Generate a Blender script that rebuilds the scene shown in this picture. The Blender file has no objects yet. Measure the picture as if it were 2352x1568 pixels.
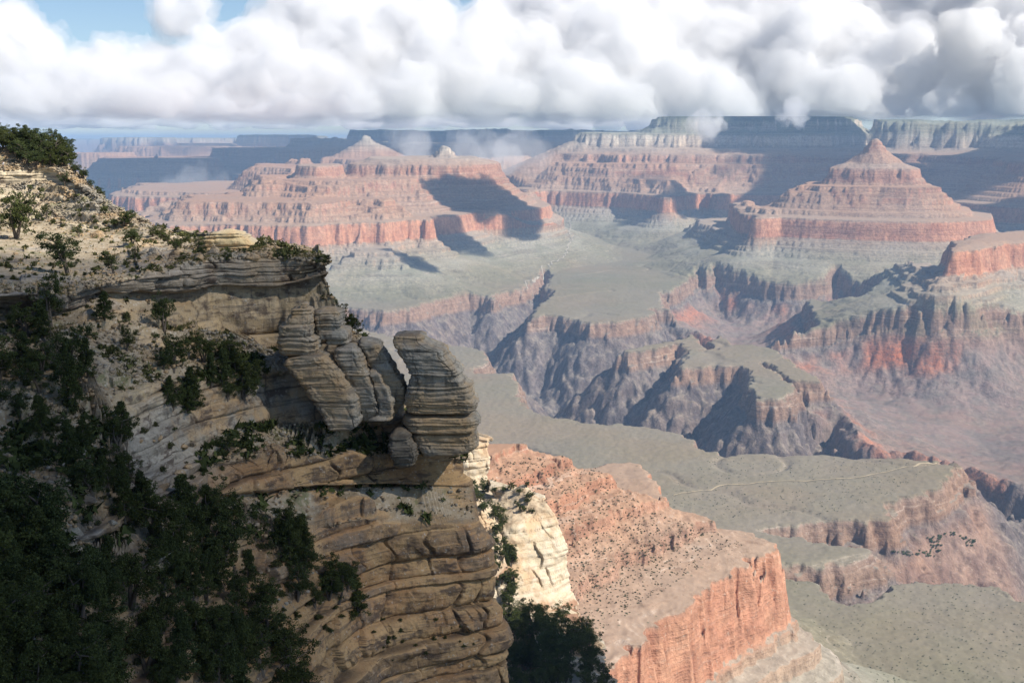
import bpy, bmesh, math, random
import numpy as np
from mathutils import Vector

R = math.radians
SC = bpy.context.scene
COL = SC.collection
random.seed(7)

# ------------------------------------------------------------------ camera, sky, sun, exposure
F, PITCH = 2940.0, R(8.93)            # focal length in photograph pixels (2352 wide), tilt below the horizon
cam_d = bpy.data.cameras.new('camera')
cam_d.sensor_width = 36.0
cam_d.lens = 36.0 * F / 2352.0
cam_d.clip_start = 1.0
cam_d.clip_end = 200000.0
cam = bpy.data.objects.new('camera', cam_d)
COL.objects.link(cam)
cam.location = (0, 0, 0)
cam.rotation_euler = (R(90) - PITCH, 0, 0)
SC.camera = cam

SUN_AZ, SUN_EL = R(112), R(43)        # azimuth clockwise from the view direction (+Y)
SUN_DIR = np.array([math.sin(SUN_AZ) * math.cos(SUN_EL), math.cos(SUN_AZ) * math.cos(SUN_EL), math.sin(SUN_EL)])
w = bpy.data.worlds.new('World')
SC.world = w
w.use_nodes = True
nt = w.node_tree
bg = nt.nodes['Background']
sky = nt.nodes.new('ShaderNodeTexSky')
sky.sky_type = 'NISHITA'
sky.sun_disc = False
sky.sun_elevation = SUN_EL
sky.sun_rotation = SUN_AZ
sky.altitude = 2100
sky.air_density = 1.0
sky.dust_density = 0.15
sky.ozone_density = 2.5
nt.links.new(sky.outputs[0], bg.inputs[0])
bg.inputs[1].default_value = 0.08
sl = bpy.data.lights.new('sun', 'SUN')
sl.energy = 4.9
sl.angle = R(0.5)
sl.color = (1.0, 0.935, 0.84)
sun = bpy.data.objects.new('sun', sl)
COL.objects.link(sun)
sun.rotation_euler = Vector(SUN_DIR).to_track_quat('Z', 'Y').to_euler()
SC.view_settings.view_transform = 'Standard'
SC.view_settings.look = 'None'
SC.view_settings.exposure = 0.54
SC.view_settings.gamma = 1.0
SC.view_settings.use_curve_mapping = False
SC.render.engine = 'CYCLES'
cy = SC.cycles
cy.use_denoising = True
cy.max_bounces = 14
cy.diffuse_bounces = 2
cy.glossy_bounces = 1
cy.transmission_bounces = 2
cy.volume_bounces = 12
cy.transparent_max_bounces = 32
cy.caustics_reflective = False
cy.caustics_refractive = False
cy.sample_clamp_indirect = 6.0

# ------------------------------------------------------------------ helpers
TILT = 0.018                          # the strata rise to the north


def ray(u, v):
    x = (u - 1176) / F
    zc = -(v - 784) / F
    return np.array([x, math.cos(PITCH) + zc * math.sin(PITCH), -math.sin(PITCH) + zc * math.cos(PITCH)])


def on_level(u, v, zs):
    """plan position of a sight line on the (tilted) stratum zs"""
    d = ray(u, v)
    k = zs / (d[2] - TILT * d[1])
    return (k * d[0], k * d[1])


def at_dist(u, dist):
    """plan position on bearing u at horizontal distance dist"""
    a = math.atan2((u - 1176) / F * 1.02, 1.0)
    return (dist * math.sin(a), dist * math.cos(a))


def at3(u, v, dist):
    """a point in space on a sight line at horizontal distance dist"""
    d = ray(u, v)
    return np.array(d) * dist / math.hypot(d[0], d[1])


_prng = np.random.RandomState(11)
_P = _prng.permutation(512).astype(np.int32)
_P = np.concatenate([_P, _P])
_G2 = np.stack([np.cos(np.arange(512) * 2.399963), np.sin(np.arange(512) * 2.399963)], 1).astype(np.float32)
_g = _prng.normal(size=(512, 3))
_G3 = (_g / np.linalg.norm(_g, axis=1)[:, None]).astype(np.float32)


def noise2(x, y, seed=0):
    x = np.asarray(x, np.float32) + np.float32(seed * 17.31)
    y = np.asarray(y, np.float32) + np.float32(seed * 7.77)
    xi = np.floor(x).astype(np.int32)
    yi = np.floor(y).astype(np.int32)
    xf = x - xi
    yf = y - yi
    u = xf * xf * xf * (xf * (xf * 6 - 15) + 10)
    v = yf * yf * yf * (yf * (yf * 6 - 15) + 10)
    a0 = _P[xi & 511]
    a1 = _P[(xi + 1) & 511]

    def g(a, yy, dx, dy):
        gr = _G2[_P[a + (yy & 511)]]
        return gr[..., 0] * dx + gr[..., 1] * dy
    n00 = g(a0, yi, xf, yf)
    n10 = g(a1, yi, xf - 1, yf)
    n01 = g(a0, yi + 1, xf, yf - 1)
    n11 = g(a1, yi + 1, xf - 1, yf - 1)
    return 1.5 * ((n00 * (1 - u) + n10 * u) * (1 - v) + (n01 * (1 - u) + n11 * u) * v)


def noise3(x, y, z, seed=0):
    x = np.asarray(x, np.float32) + np.float32(seed * 17.31)
    y = np.asarray(y, np.float32) + np.float32(seed * 7.77)
    z = np.asarray(z, np.float32) + np.float32(seed * 3.13)
    xi = np.floor(x).astype(np.int32)
    yi = np.floor(y).astype(np.int32)
    zi = np.floor(z).astype(np.int32)
    xf, yf, zf = x - xi, y - yi, z - zi
    u = xf * xf * (3 - 2 * xf)
    v = yf * yf * (3 - 2 * yf)
    t = zf * zf * (3 - 2 * zf)
    out = 0
    for dx in (0, 1):
        a = _P[(xi + dx) & 511]
        wx = u if dx else 1 - u
        for dy in (0, 1):
            b = _P[a + ((yi + dy) & 511)]
            wy = v if dy else 1 - v
            for dz in (0, 1):
                gr = _G3[_P[b + ((zi + dz) & 511)]]
                wz = t if dz else 1 - t
                out = out + wx * wy * wz * (gr[..., 0] * (xf - dx) + gr[..., 1] * (yf - dy) + gr[..., 2] * (zf - dz))
    return 1.4 * out


def fbm2(x, y, n=4, seed=0, gain=0.5):
    s, a = 0, 1.0
    for i in range(n):
        s = s + a * noise2(x * 2 ** i, y * 2 ** i, seed + i)
        a *= gain
    return s


def ridge2(x, y, seed=0):
    return 1 - 2 * np.abs(noise2(x, y, seed))


def smooth(a, b, x):
    t = np.clip((x - a) / (b - a), 0, 1)
    return t * t * (3 - 2 * t)


def sdf(px, py, poly):
    """signed distance to a polygon, positive inside"""
    P = np.array(poly, np.float32)
    Q = np.roll(P, -1, 0)
    d2 = np.full(px.shape, 1e20, np.float32)
    ins = np.zeros(px.shape, bool)
    for (ax, ay), (bx, by) in zip(P, Q):
        ex, ey = bx - ax, by - ay
        wx, wy = px - ax, py - ay
        t = np.clip((wx * ex + wy * ey) / (ex * ex + ey * ey + 1e-9), 0, 1)
        d2 = np.minimum(d2, (wx - t * ex) ** 2 + (wy - t * ey) ** 2)
        c = (ay <= py) != (by <= py)
        if abs(ey) > 1e-9:
            ins ^= c & (px < ax + (py - ay) * ex / ey)
    d = np.sqrt(d2)
    return np.where(ins, d, -d)


def mesh_from(name, co, quads, smooth_shade=False):
    me = bpy.data.meshes.new(name)
    co = np.ascontiguousarray(co, np.float32)
    quads = np.ascontiguousarray(quads, np.int32)
    k = quads.shape[1]
    me.vertices.add(len(co))
    me.vertices.foreach_set('co', co.ravel())
    me.loops.add(quads.size)
    me.loops.foreach_set('vertex_index', quads.ravel())
    me.polygons.add(len(quads))
    me.polygons.foreach_set('loop_start', np.arange(len(quads), dtype=np.int32) * k)
    me.polygons.foreach_set('loop_total', np.full(len(quads), k, np.int32))
    if smooth_shade:
        me.polygons.foreach_set('use_smooth', np.ones(len(quads), bool))
    me.update(calc_edges=True)
    return me


def grid_quads(nr, nc, off=0, flip=False):
    i = np.arange(nr * nc).reshape(nr, nc) + off
    q = np.stack([i[:-1, :-1], i[:-1, 1:], i[1:, 1:], i[1:, :-1]], -1).reshape(-1, 4)
    return q[:, ::-1] if flip else q


def link(name, me, mat=None, parent=None):
    o = bpy.data.objects.new(name, me)
    COL.objects.link(o)
    if mat is not None and me is not None:
        me.materials.clear()
        me.materials.append(mat)
    if parent is not None:
        o.parent = parent
    return o


def tag(o, label=None, cat=None, group=None, kind=None):
    if label:
        o['label'] = label
    if cat:
        o['category'] = cat
    if group:
        o['group'] = group
    if kind:
        o['kind'] = kind
    return o


def add_attr(me, name, arr):
    a = me.attributes.new(name, 'FLOAT', 'POINT')
    a.data.foreach_set('value', np.ascontiguousarray(arr, np.float32).ravel())


class Nodes:
    """small builder for node materials"""
    def __init__(self, name, rough=0.9, spec=0.1):
        self.m = bpy.data.materials.new(name)
        self.m.use_nodes = True
        self.t = self.m.node_tree
        self.b = self.t.nodes['Principled BSDF']
        self.b.inputs['Roughness'].default_value = rough
        self.b.inputs['Specular IOR Level'].default_value = spec

    def n(self, kind, **kw):
        nd = self.t.nodes.new(kind)
        for k, v in kw.items():
            setattr(nd, k, v)
        return nd

    def put(self, sock, v):
        if isinstance(v, bpy.types.NodeSocket):
            self.t.links.new(v, sock)
        else:
            sock.default_value = v

    def math(self, op, a, b=0.0, c=None, clamp=False):
        nd = self.n('ShaderNodeMath', operation=op)
        nd.use_clamp = clamp
        self.put(nd.inputs[0], a)
        self.put(nd.inputs[1], b)
        if c is not None:
            self.put(nd.inputs[2], c)
        return nd.outputs[0]

    def mr(self, v, a, b, c=0.0, d=1.0, itype='SMOOTHSTEP'):
        nd = self.n('ShaderNodeMapRange', interpolation_type=itype)
        for s, x in zip(nd.inputs[:5], (v, a, b, c, d)):
            self.put(s, x)
        return nd.outputs[0]

    def mix(self, f, a, b, mode='MIX'):
        nd = self.n('ShaderNodeMix', data_type='RGBA', blend_type=mode)
        self.put(nd.inputs[0], f)
        for s, x in ((nd.inputs[6], a), (nd.inputs[7], b)):
            self.put(s, x if isinstance(x, bpy.types.NodeSocket) else tuple(x) + (1.0,) * (4 - len(x)))
        return nd.outputs[2]

    def noise(self, vec, scale, detail=3.0, rough=0.55, dist=0.0):
        nd = self.n('ShaderNodeTexNoise')
        self.put(nd.inputs['Vector'], vec)
        nd.inputs['Scale'].default_value = scale
        nd.inputs['Detail'].default_value = detail
        nd.inputs['Roughness'].default_value = rough
        nd.inputs['Distortion'].default_value = dist
        return nd.outputs['Fac']

    def voro(self, vec, scale, feature='F1', out='Distance', rand=1.0):
        nd = self.n('ShaderNodeTexVoronoi', feature=feature)
        self.put(nd.inputs['Vector'], vec)
        nd.inputs['Scale'].default_value = scale
        nd.inputs['Randomness'].default_value = rand
        return nd.outputs[out]

    def pos(self):
        return self.n('ShaderNodeNewGeometry').outputs['Position']

    def normal_z(self):
        g = self.n('ShaderNodeNewGeometry')
        s = self.n('ShaderNodeSeparateXYZ')
        self.t.links.new(g.outputs['Normal'], s.inputs[0])
        return s.outputs[2]

    def xyz(self, v):
        s = self.n('ShaderNodeSeparateXYZ')
        self.put(s.inputs[0], v)
        return s.outputs

    def vec(self, x, y, z):
        c = self.n('ShaderNodeCombineXYZ')
        for s, v in zip(c.inputs, (x, y, z)):
            self.put(s, v)
        return c.outputs[0]

    def scale(self, v, s):
        nd = self.n('ShaderNodeVectorMath', operation='MULTIPLY')
        self.put(nd.inputs[0], v)
        nd.inputs[1].default_value = s
        return nd.outputs[0]

    def attr(self, name):
        return self.n('ShaderNodeAttribute', attribute_name=name).outputs['Fac']

    def ramp(self, fac, stops, interp='LINEAR'):
        nd = self.n('ShaderNodeValToRGB')
        cr = nd.color_ramp
        cr.interpolation = interp
        while len(cr.elements) < len(stops):
            cr.elements.new(1.0)
        for e, (p, c) in zip(cr.elements, stops):
            e.position = p
            e.color = tuple(c) + (1.0,)
        self.put(nd.inputs[0], fac)
        return nd.outputs[0]

    def bump(self, h, dist, strength=1.0, prev=None):
        nd = self.n('ShaderNodeBump')
        nd.inputs['Strength'].default_value = strength
        nd.inputs['Distance'].default_value = dist
        self.put(nd.inputs['Height'], h)
        if prev is not None:
            self.put(nd.inputs['Normal'], prev)
        return nd.outputs[0]

    def finish(self, color, normal=None):
        self.put(self.b.inputs['Base Color'], color)
        if normal is not None:
            self.put(self.b.inputs['Normal'], normal)
        return self.m
# ------------------------------------------------------------------ the canyon: one sheet of terrain
# Every stratum is a (tilted) level; plan outlines of its rim, erosion distance q and one cliff-and-slope profile.
PROF = np.array([
    (-900, -1060), (0, -1024), (640, -1012), (760, -985), (880, -950), (1000, -908), (1080, -886), (1086, -868), (1130, -858), (1136, -836),
    (1190, -822), (1196, -800), (1240, -790), (1246, -776), (1262, -770), (1292, -655),
    (1420, -640), (1428, -618), (1500, -600), (1506, -580), (1560, -566), (1568, -540), (1620, -526), (1626, -508),
    (1680, -492), (1690, -462), (1740, -450), (1748, -428), (1790, -404), (1806, -350),
    (1960, -318), (2060, -285), (2085, -278), (2115, -180), (2190, -140), (2200, -128), (2260, -100), (2290, -30), (2330, -22),
    (2345, -4), (2500, 0), (9000, 12)], float)
QL = {z: float(np.interp(z, PROF[:, 1], PROF[:, 0])) for z in range(-1020, 1, 1)}


def back(pts, *more):
    return [on_level(u, v, z) for u, v, z in pts] + [at_dist(u, d) for u, d in more]


def lv(z, *uv):
    return [on_level(u, v, z) for u, v in uv]


def dd(*ud):
    return [at_dist(u, d) for u, d in ud]


# (level, outline, widening factor, highest q, noise factor)
MESAS = [
    # long red butte beyond the gorge, left of the side valley
    (-655, lv(-655, (340, 516), (480, 517), (600, 518), (700, 519), (786, 517), (850, 511), (896, 512), (935, 506), (973, 505),
              (945, 490), (903, 478), (930, 474), (973, 472), (1030, 471), (1064, 473), (1078, 470), (1100, 461), (1130, 459), (1181, 461),
              (1188, 455), (1224, 454)) + dd((1228, 9900), (1190, 10600), (1000, 10900), (800, 10200), (560, 9700), (340, 9200)), 1.0, 1600, 1.0),
    (-350, dd((832, 9450), (900, 9350), (1000, 9300), (1060, 9350), (1118, 9500), (1134, 9700), (1120, 10300), (980, 10500), (840, 10200)), 0.8, 1990, .5),
    (-500, dd((600, 8900), (680, 8750), (760, 8700), (860, 8750), (960, 8900), (1010, 9200), (980, 10100), (760, 10000), (600, 9800)), 1.0, 1745, .7),
    (-350, dd((696, 9300), (740, 9200), (785, 9300), (780, 9600), (700, 9600)), 0.8, 1835, .4),
    (-500, dd((590, 11200), (680, 10800), (770, 10900), (760, 12000), (600, 12300)), 1.0, 1745, .6),
    (-655, dd((300, 11200), (430, 10800), (560, 10500), (680, 10300), (770, 10400), (760, 12500), (560, 13000), (300, 12800)), 1.0, 1440, .8),
    (-500, dd((650, 11800), (700, 11600), (748, 11700), (740, 12100), (660, 12200)), 0.8, 1790, .4),
    # north wall right of the side valley
    (-655, lv(-655, (1226, 437), (1290, 438), (1380, 441), (1440, 443), (1480, 447), (1530, 453), (1570, 449), (1610, 442), (1650, 447),
              (1716, 441), (1800, 442), (1900, 446), (2000, 440), (2120, 430)) + dd((2200, 15000), (1800, 16500), (1400, 15500), (1215, 11300)), 1.0, 1560, 1.0),
    (-500, dd((1262, 12000), (1400, 11620), (1600, 11600), (1760, 11620), (1900, 11700), (2060, 12000), (2160, 12600), (2200, 15000), (1500, 16500), (1262, 13200)), 1.0, 1752, .8),
    (-350, dd((1345, 12150), (1450, 11900), (1600, 11880), (1760, 11880), (1900, 11960), (1990, 12300), (2050, 15000), (1500, 16500), (1340, 12900)), 1.0, 2035, .7),
    (-285, dd((1310, 12600), (1340, 12450), (1400, 12400), (1470, 12350), (1540, 12300), (1620, 12250), (1700, 12250), (1780, 12250), (1850, 12300),
              (1915, 12500), (1965, 12900), (2000, 15000), (1550, 16200), (1330, 13200)), 1.0, 2150, .6),
    (-100, dd((1478, 12900), (1500, 12700), (1570, 12600), (1650, 12560), (1760, 12560), (1840, 12650), (1890, 12800), (1930, 13100), (1960, 15500), (1560, 16000), (1485, 13800)), 1.0, 9000, .5),
    # pointed butte on the right
    (-655, lv(-655, (1709, 468), (1722, 480), (1746, 493), (1800, 481), (1870, 475), (1934, 475), (1944, 462), (2000, 458), (2052, 464),
              (2068, 488), (2120, 491), (2165, 493), (2218, 488), (2232, 481)) + dd((2238, 8900), (2150, 9300), (1950, 9500), (1850, 9000), (1730, 8600)), 1.0, 1450, 1.0),
    (-500, dd((1815, 8980), (1880, 8900), (1990, 8850), (2080, 8850), (2125, 8950), (2130, 9500), (1980, 9700), (1830, 9500)), 1.0, 1700, .6),
    (-350, dd((1892, 9130), (1940, 9080), (2000, 9060), (2060, 9080), (2084, 9150), (2075, 9420), (1910, 9420)), 0.7, 1962, .35),
    # right edge: shadowed far walls and the orange butte
    (-655, lv(-655, (2245, 460), (2300, 458), (2352, 458), (2650, 452)) + dd((2700, 14500), (2270, 13000)), 1.0, 1560, 1.0),
    (-350, dd((2265, 11000), (2320, 10800), (2352, 10700), (2650, 10600), (2700, 13500), (2290, 12500)), 1.0, 1900, .6),
    (-655, lv(-655, (2143, 574), (2168, 577), (2192, 562), (2208, 547), (2250, 540), (2300, 534), (2352, 532), (2650, 522)) + dd((2650, 7300), (2350, 7200), (2215, 6850), (2150, 6500)), 0.9, 1395, .7),
    (-100, dd((2000, 13300), (2060, 13000), (2150, 12900), (2250, 12500), (2352, 12400), (2650, 12200), (2700, 17500), (2000, 18000)), 1.0, 2275, 1.0),
    # low shelves below the red walls
    (-850, lv(-850, (2060, 612), (2110, 622), (2152, 624), (2180, 600)) + dd((2250, 7000), (2120, 6800)), 0.9, 1190, .5),
    (-850, lv(-850, (786, 560), (860, 566), (930, 566), (935, 560)) + dd((935, 7600), (780, 7600)), 1.0, 1200, .6),
    (-850, lv(-850, (1600, 520), (1700, 512), (1760, 515), (1900, 510), (2100, 520), (2200, 515)) + dd((2220, 8600), (1700, 8600)), 1.0, 1200, .8),
    # distant flat-topped mesas on the left, blue with distance
    (-500, dd((250, 15600), (330, 15200), (400, 15000), (470, 15200), (512, 15600), (500, 18000), (260, 18000)), 0.8, 1705, .8),
    (-500, dd((373, 15600), (392, 15600), (392, 16200), (373, 16200)), 0.35, 1830, .1),
    (-350, dd((520, 16800), (560, 16300), (650, 16300), (700, 16800), (690, 20000), (530, 20000)), 0.8, 1850, .8),
    (-655, dd((520, 12800), (545, 12800), (540, 13400), (515, 13400)), 0.5, 1500, .3),
    (-350, dd((440, 26000), (500, 25000), (560, 26000), (540, 30000), (440, 30000)), 0.5, 2000, 1.0),
    (-285, dd((270, 33000), (350, 32000), (400, 33000), (560, 36000), (700, 34000), (800, 36000), (800, 48000), (270, 48000)), 0.5, 2140, 1.5),
    (-285, dd((560, 28000), (640, 27000), (720, 28000), (760, 34000), (600, 34000)), 0.5, 2200, 1.5),
    (-285, dd((700, 15500), (800, 14500), (900, 15500), (1100, 16000), (1280, 15500), (1300, 22000), (740, 22000)), 0.9, 2080, 1.0),
    (-500, dd((742, 13000), (850, 12300), (980, 12600), (1200, 13500), (1250, 15500), (760, 15500)), 0.8, 1770, .8),
    (-180, dd((830, 19000), (930, 17600), (1000, 18400), (1100, 17400), (1190, 18600), (1300, 18000), (1420, 19500), (1500, 17500), (1900, 17500), (2100, 19000), (2000, 30000), (900, 30000)), 1.0, 2240, 2.0),
    (-180, dd((-400, 60000), (1500, 45000), (3000, 40000), (3000, 66000), (-600, 70000)), 1.0, 2180, 2.0),
    (-500, dd((548, 21400), (600, 20800), (700, 20600), (800, 21000), (830, 24500), (560, 24500)), 0.8, 1785, 1.0),
    (-500, dd((300, 23500), (400, 22800), (540, 23000), (560, 27000), (300, 27000)), 0.8, 1800, 1.2),
    (-500, dd((150, 19500), (260, 19000), (330, 19600), (330, 22000), (150, 22000)), 0.8, 1745, 1.0),
    # near: the red spur below the overlook, ledge by ledge
    (-655, lv(-655, (1340, 1500), (1385, 1462), (1440, 1420), (1500, 1378), (1566, 1316), (1646, 1282), (1700, 1262), (1722, 1254))
     + [(275, 2323), (20, 2480), (-400, 2350), (-520, 1500), (-150, 1180)], 0.78, 1684, .26),
    (-655, lv(-655, (1330, 1078), (1400, 1066), (1444, 1061), (1478, 1067)) + dd((1492, 2160), (1440, 2060), (1320, 2050)), 0.55, 1303, .2),
]
GORGE = lv(-985,
           (640, 735), (760, 705), (800, 692), (880, 697), (946, 692), (987, 680), (1074, 665), (1114, 667), (1132, 672), (1150, 660), (1201, 650),
           (1230, 632), (1251, 614), (1262, 622), (1248, 645), (1266, 655), (1256, 668), (1226, 688), (1214, 712), (1264, 708), (1308, 712),
           (1355, 724), (1421, 722), (1490, 712), (1528, 700)) + lv(-1020,
           (1600, 722), (1640, 747), (1540, 779), (1470, 792), (1413, 803), (1440, 812),
           (1538, 794), (1556, 786), (1572, 800), (1550, 842), (1600, 840), (1640, 836), (1696, 838), (1712, 846), (1719, 868), (1708, 890), (1733, 912),
           (1780, 918), (1816, 916), (1833, 890), (1880, 893), (1917, 890), (1935, 930), (1985, 955), (2077, 963), (2151, 983), (2250, 1005),
           (2352, 1030), (2650, 1080), (2900, 1300), (2650, 1440), (2352, 1366), (2268, 1324), (2168, 1321), (2060, 1326), (2020, 1332), (1994, 1362),
           (1950, 1384), (1907, 1355), (1880, 1325), (1800, 1322), (1762, 1316), (1790, 1302), (1880, 1300), (1960, 1284), (2030, 1268), (2036, 1244), (1943, 1240),
           (1850, 1226), (1765, 1204), (1830, 1194), (1913, 1190), (2000, 1194), (2050, 1187), (2050, 1150), (2110, 1136), (2168, 1120),
           (2228, 1064), (2160, 1052), (2100, 1047), (2000, 1040), (1850, 1032), (1740, 1033), (1660, 1035), (1620, 1022), (1575, 990), (1500, 972),
           (1420, 966), (1340, 963), (1250, 945), (1190, 908), (1200, 885), (1184, 852), (1100, 850), (1085, 845), (1124, 832), (1122, 807),
           (1085, 795), (1000, 777), (900, 767), (800, 748), (700, 752), (640, 752))
BASIN = lv(-1000, (1530, 694), (1520, 662)) + lv(-940, (1545, 640)) + lv(-900,
           (1606, 590), (1625, 598), (1640, 592), (1690, 600), (1760, 610), (1830, 614), (1870, 613), (1920, 604),
           (1960, 614), (2000, 627), (2048, 644)) + lv(-930, (2030, 652), (1975, 670), (1920, 661), (1853, 649), (1851, 660), (1870, 702)) + lv(-960, (1880, 720),
           (1778, 737), (1860, 730), (1940, 727), (2000, 730), (2090, 736), (2150, 742), (2230, 744), (2290, 731), (2352, 732), (2650, 737)) + lv(-1020,
           (2800, 1080), (2352, 1032), (2151, 985), (2077, 965), (1985, 957), (1935, 932), (1917, 891), (1885, 862), (1840, 840), (1800, 805),
           (1740, 790), (1690, 788), (1640, 750), (1600, 724))


def canyon_height(X, Y, coarse):
    """X, Y: full polar grid; coarse: slice step for the outline distances"""
    def up(a):                       # bilinear interpolation of a coarse grid back to the full one
        nr, nc = X.shape
        ri = np.arange(nr) / coarse
        ci = np.arange(nc) / coarse
        r0 = np.minimum(ri.astype(int), a.shape[0] - 2)
        c0 = np.minimum(ci.astype(int), a.shape[1] - 2)
        fr = (ri - r0)[:, None].astype(np.float32)
        fc = (ci - c0)[None].astype(np.float32)
        a0 = a[r0][:, c0] * (1 - fc) + a[r0][:, c0 + 1] * fc
        a1 = a[r0 + 1][:, c0] * (1 - fc) + a[r0 + 1][:, c0 + 1] * fc
        return a0 * (1 - fr) + a1 * fr
    Xc, Yc = X[::coarse, ::coarse], Y[::coarse, ::coarse]
    Rr = np.hypot(X, Y)
    # ragged rims: alcoves and buttresses from warped distance
    n = (fbm2(X / 1300, Y / 1300, 2, 1) * 130 + ridge2(X / 520, Y / 520, 5) * 95 + noise2(X / 260, Y / 260, 8) * 75
         - np.abs(noise2(X / 120, Y / 120, 9)) * 64 + ridge2(X / 60, Y / 60, 12) * 20 + noise2(X / 30, Y / 30, 14) * 7 + noise2(X / 14, Y / 14, 15) * 3).astype(np.float32)
    nn_ = (ridge2(X / 46, Y / 46, 16) * 9 + ridge2(X / 19, Y / 19, 17) * 5 + noise2(X / 8, Y / 8, 18) * 2) * smooth(3000, 2000, Rr)
    n0 = n
    n = n + np.where(Rr < 3000, nn_ * 4.5, 0).astype(np.float32)
    q = np.full(X.shape, 0, np.float32)
    for (z, poly, k, cap, nf) in MESAS:
        d = up(sdf(Xc, Yc, poly))
        d = d + n * nf * (0.14 + 0.86 * smooth(-190, -40, d))
        qq = QL[z] + np.where(d > 0, d / k, d / (0.8 * k + 0.2))
        if cap == 1684:              # the far side of the near spur falls away behind its crest
            qq = np.minimum(qq, 1684 - 2.6 * np.maximum(Y - (1893 - 0.24 * np.maximum(X - 95, 0)), 0))
        q = np.maximum(q, np.minimum(qq, cap + n * 0.12))
    # rolling apron below the walls
    q = q + smooth(0, 250, q) * smooth(1060, 760, q) * n0 * 0.4
    zs = np.interp(q, PROF[:, 0], PROF[:, 1]).astype(np.float32)
    lin = np.interp(q, [1292, 1420, 1600, 1690], [-655, -628, -540, -496])
    zs = np.where((Rr < 3000) & (q > 1292) & (q < 1690), zs * .62 + lin * .38, zs)
    # pyramids of pale rubble that cap the buttes
    for (u, v, d_, sl_, rough) in ((1026, 335, 9750, .58, 1.0), (1984, 319, 9280, .80, .8), (852, 311, 13500, .50, 1.5), (1338, 304, 12650, .48, 1.3)):
        cx, cy_ = at_dist(u, d_)
        rr = np.hypot(X - cx, Y - cy_)
        m_ = rr < (260 if sl_ > .7 else 900)
        top = at3(u, v, d_)[2] - TILT * min(cy_, 13500)
        ang = np.arctan2(Y - cy_, X - cx)
        hh = top - sl_ * np.maximum(rr * (1 + (.22 if sl_ < .7 else .12) * noise2(np.cos(ang) * 2.2 + u, np.sin(ang) * 2.2, 66)) - 14, 0) - np.where(rr > 46, 16, 0) - np.where(rr > 75, 14, 0)
        zs = np.where(m_, np.maximum(zs, hh + noise2(X / 30, Y / 30, 67) * 7 * rough), zs)
    # drainage lines on the green platform
    plat = smooth(1050, 700, q)
    dr = np.abs(fbm2(X / 900, Y / 900, 3, 31))
    zs = zs - plat * 7 * np.exp(-(dr / 0.04) ** 2) + plat * (fbm2(X / 900, Y / 900, 3, 35) * 12 + noise2(X / 90, Y / 90, 36) * 2.0)
    # inner gorge
    wob = ridge2(X / 420, Y / 420, 21) * 45 + ridge2(X / 180, Y / 180, 22) * 38 + ridge2(X / 75, Y / 75, 23) * 15 + noise2(X / 30, Y / 30, 24) * 6
    rim = noise2(X / 200, Y / 200, 26) * 12 + ridge2(X / 90, Y / 90, 27) * 14 - np.abs(noise2(X / 64, Y / 64, 30)) * 26 + 8 + noise2(X / 40, Y / 40, 28) * 7 + noise2(X / 16, Y / 16, 29) * 3
    dg = up(sdf(Xc, Yc, GORGE)) + rim * smooth(300, 2500, Rr)
    db = up(sdf(Xc, Yc, BASIN)) + rim
    db = np.maximum(db, np.minimum(np.minimum(db, dg) + 130, 150))     # the two valleys open into each other
    tap = np.array([(-14, 0), (0, -22), (10, -34), (12, -52), (24, -58), (26, -80), (60, -92)], float)
    base = np.minimum(zs, -880)
    bw = ridge2(X / 330, Y / 330, 41) * 55 + ridge2(X / 140, Y / 140, 42) * 20
    bd = np.maximum(db - 40 + bw * smooth(40, 250, db), 0)
    bf = -90 - (1130 + base + 70) * (1 - np.exp(-bd / 240)) - bd * 0.04 + noise2(X / 500, Y / 500, 44) * 22 * smooth(40, 200, db)
    bz = base + np.where(db > 40, bf, np.interp(db, tap[:, 0], tap[:, 1] * 1.15))
    zs = np.where(db > -14, np.minimum(zs, bz), zs)
    base = np.minimum(zs, -880)
    deep = np.maximum(dg - 40, 0)
    deep = deep + np.maximum(wob * smooth(60, 300, dg), -.55 * deep)
    gz = base + np.where(dg > 40, -90 - np.maximum(deep, 0) * 0.86 * (1 - 0.22 * smooth(200, 700, deep)), np.interp(dg, tap[:, 0], tap[:, 1]))
    gz = np.maximum(gz, -1480)
    zs = np.where(dg > -14, np.minimum(zs, gz), zs)
    zs = zs + (noise2(X / 22, Y / 22, 51) * 1.4 + noise2(X / 9, Y / 9, 52) * .6) * smooth(600, 3000, Rr)
    tape = np.maximum(smooth(-8, 0, dg) * smooth(70, 40, dg), smooth(-8, 0, db) * smooth(70, 40, db))
    return zs, q, dg, db, tape


AZ = np.linspace(R(-29), R(29), 1520)
RAD = np.concatenate([np.geomspace(400, 1000, 260)[:-1], np.geomspace(1000, 12500, 1180), np.geomspace(12540, 70000, 230)])
_a, _r = np.meshgrid(AZ, RAD)
GX, GY = (_r * np.sin(_a)).astype(np.float32), (_r * np.cos(_a)).astype(np.float32)
zs, q, dg, db, tape = canyon_height(GX, GY, 3)
GZ = zs + TILT * np.minimum(GY, 13500) - np.maximum(_r - 25000, 0) * .002
me = mesh_from('canyon_terrain', np.stack([GX, GY, GZ], -1).reshape(-1, 3), grid_quads(*GX.shape))
_px, _py = at_dist(1984, 9280)
add_attr(me, 'zs', zs - 190 * smooth(420, 250, np.hypot(GX - _px, GY - _py)) * smooth(-330, -270, zs))
red = smooth(40, 120, db) * smooth(520, 200, db) * smooth(0.05, 0.5, noise2(GX / 420, GY / 420, 61) + .35 * noise2(GX / 90, GY / 90, 62) + .1)
add_attr(me, 'redclay', red * smooth(-1250, -1110, zs))
_side = lv(-1020, (1800, 1215), (2050, 1150), (2240, 1062), (2420, 1180), (2420, 1380), (1900, 1362), (1780, 1310))
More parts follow.
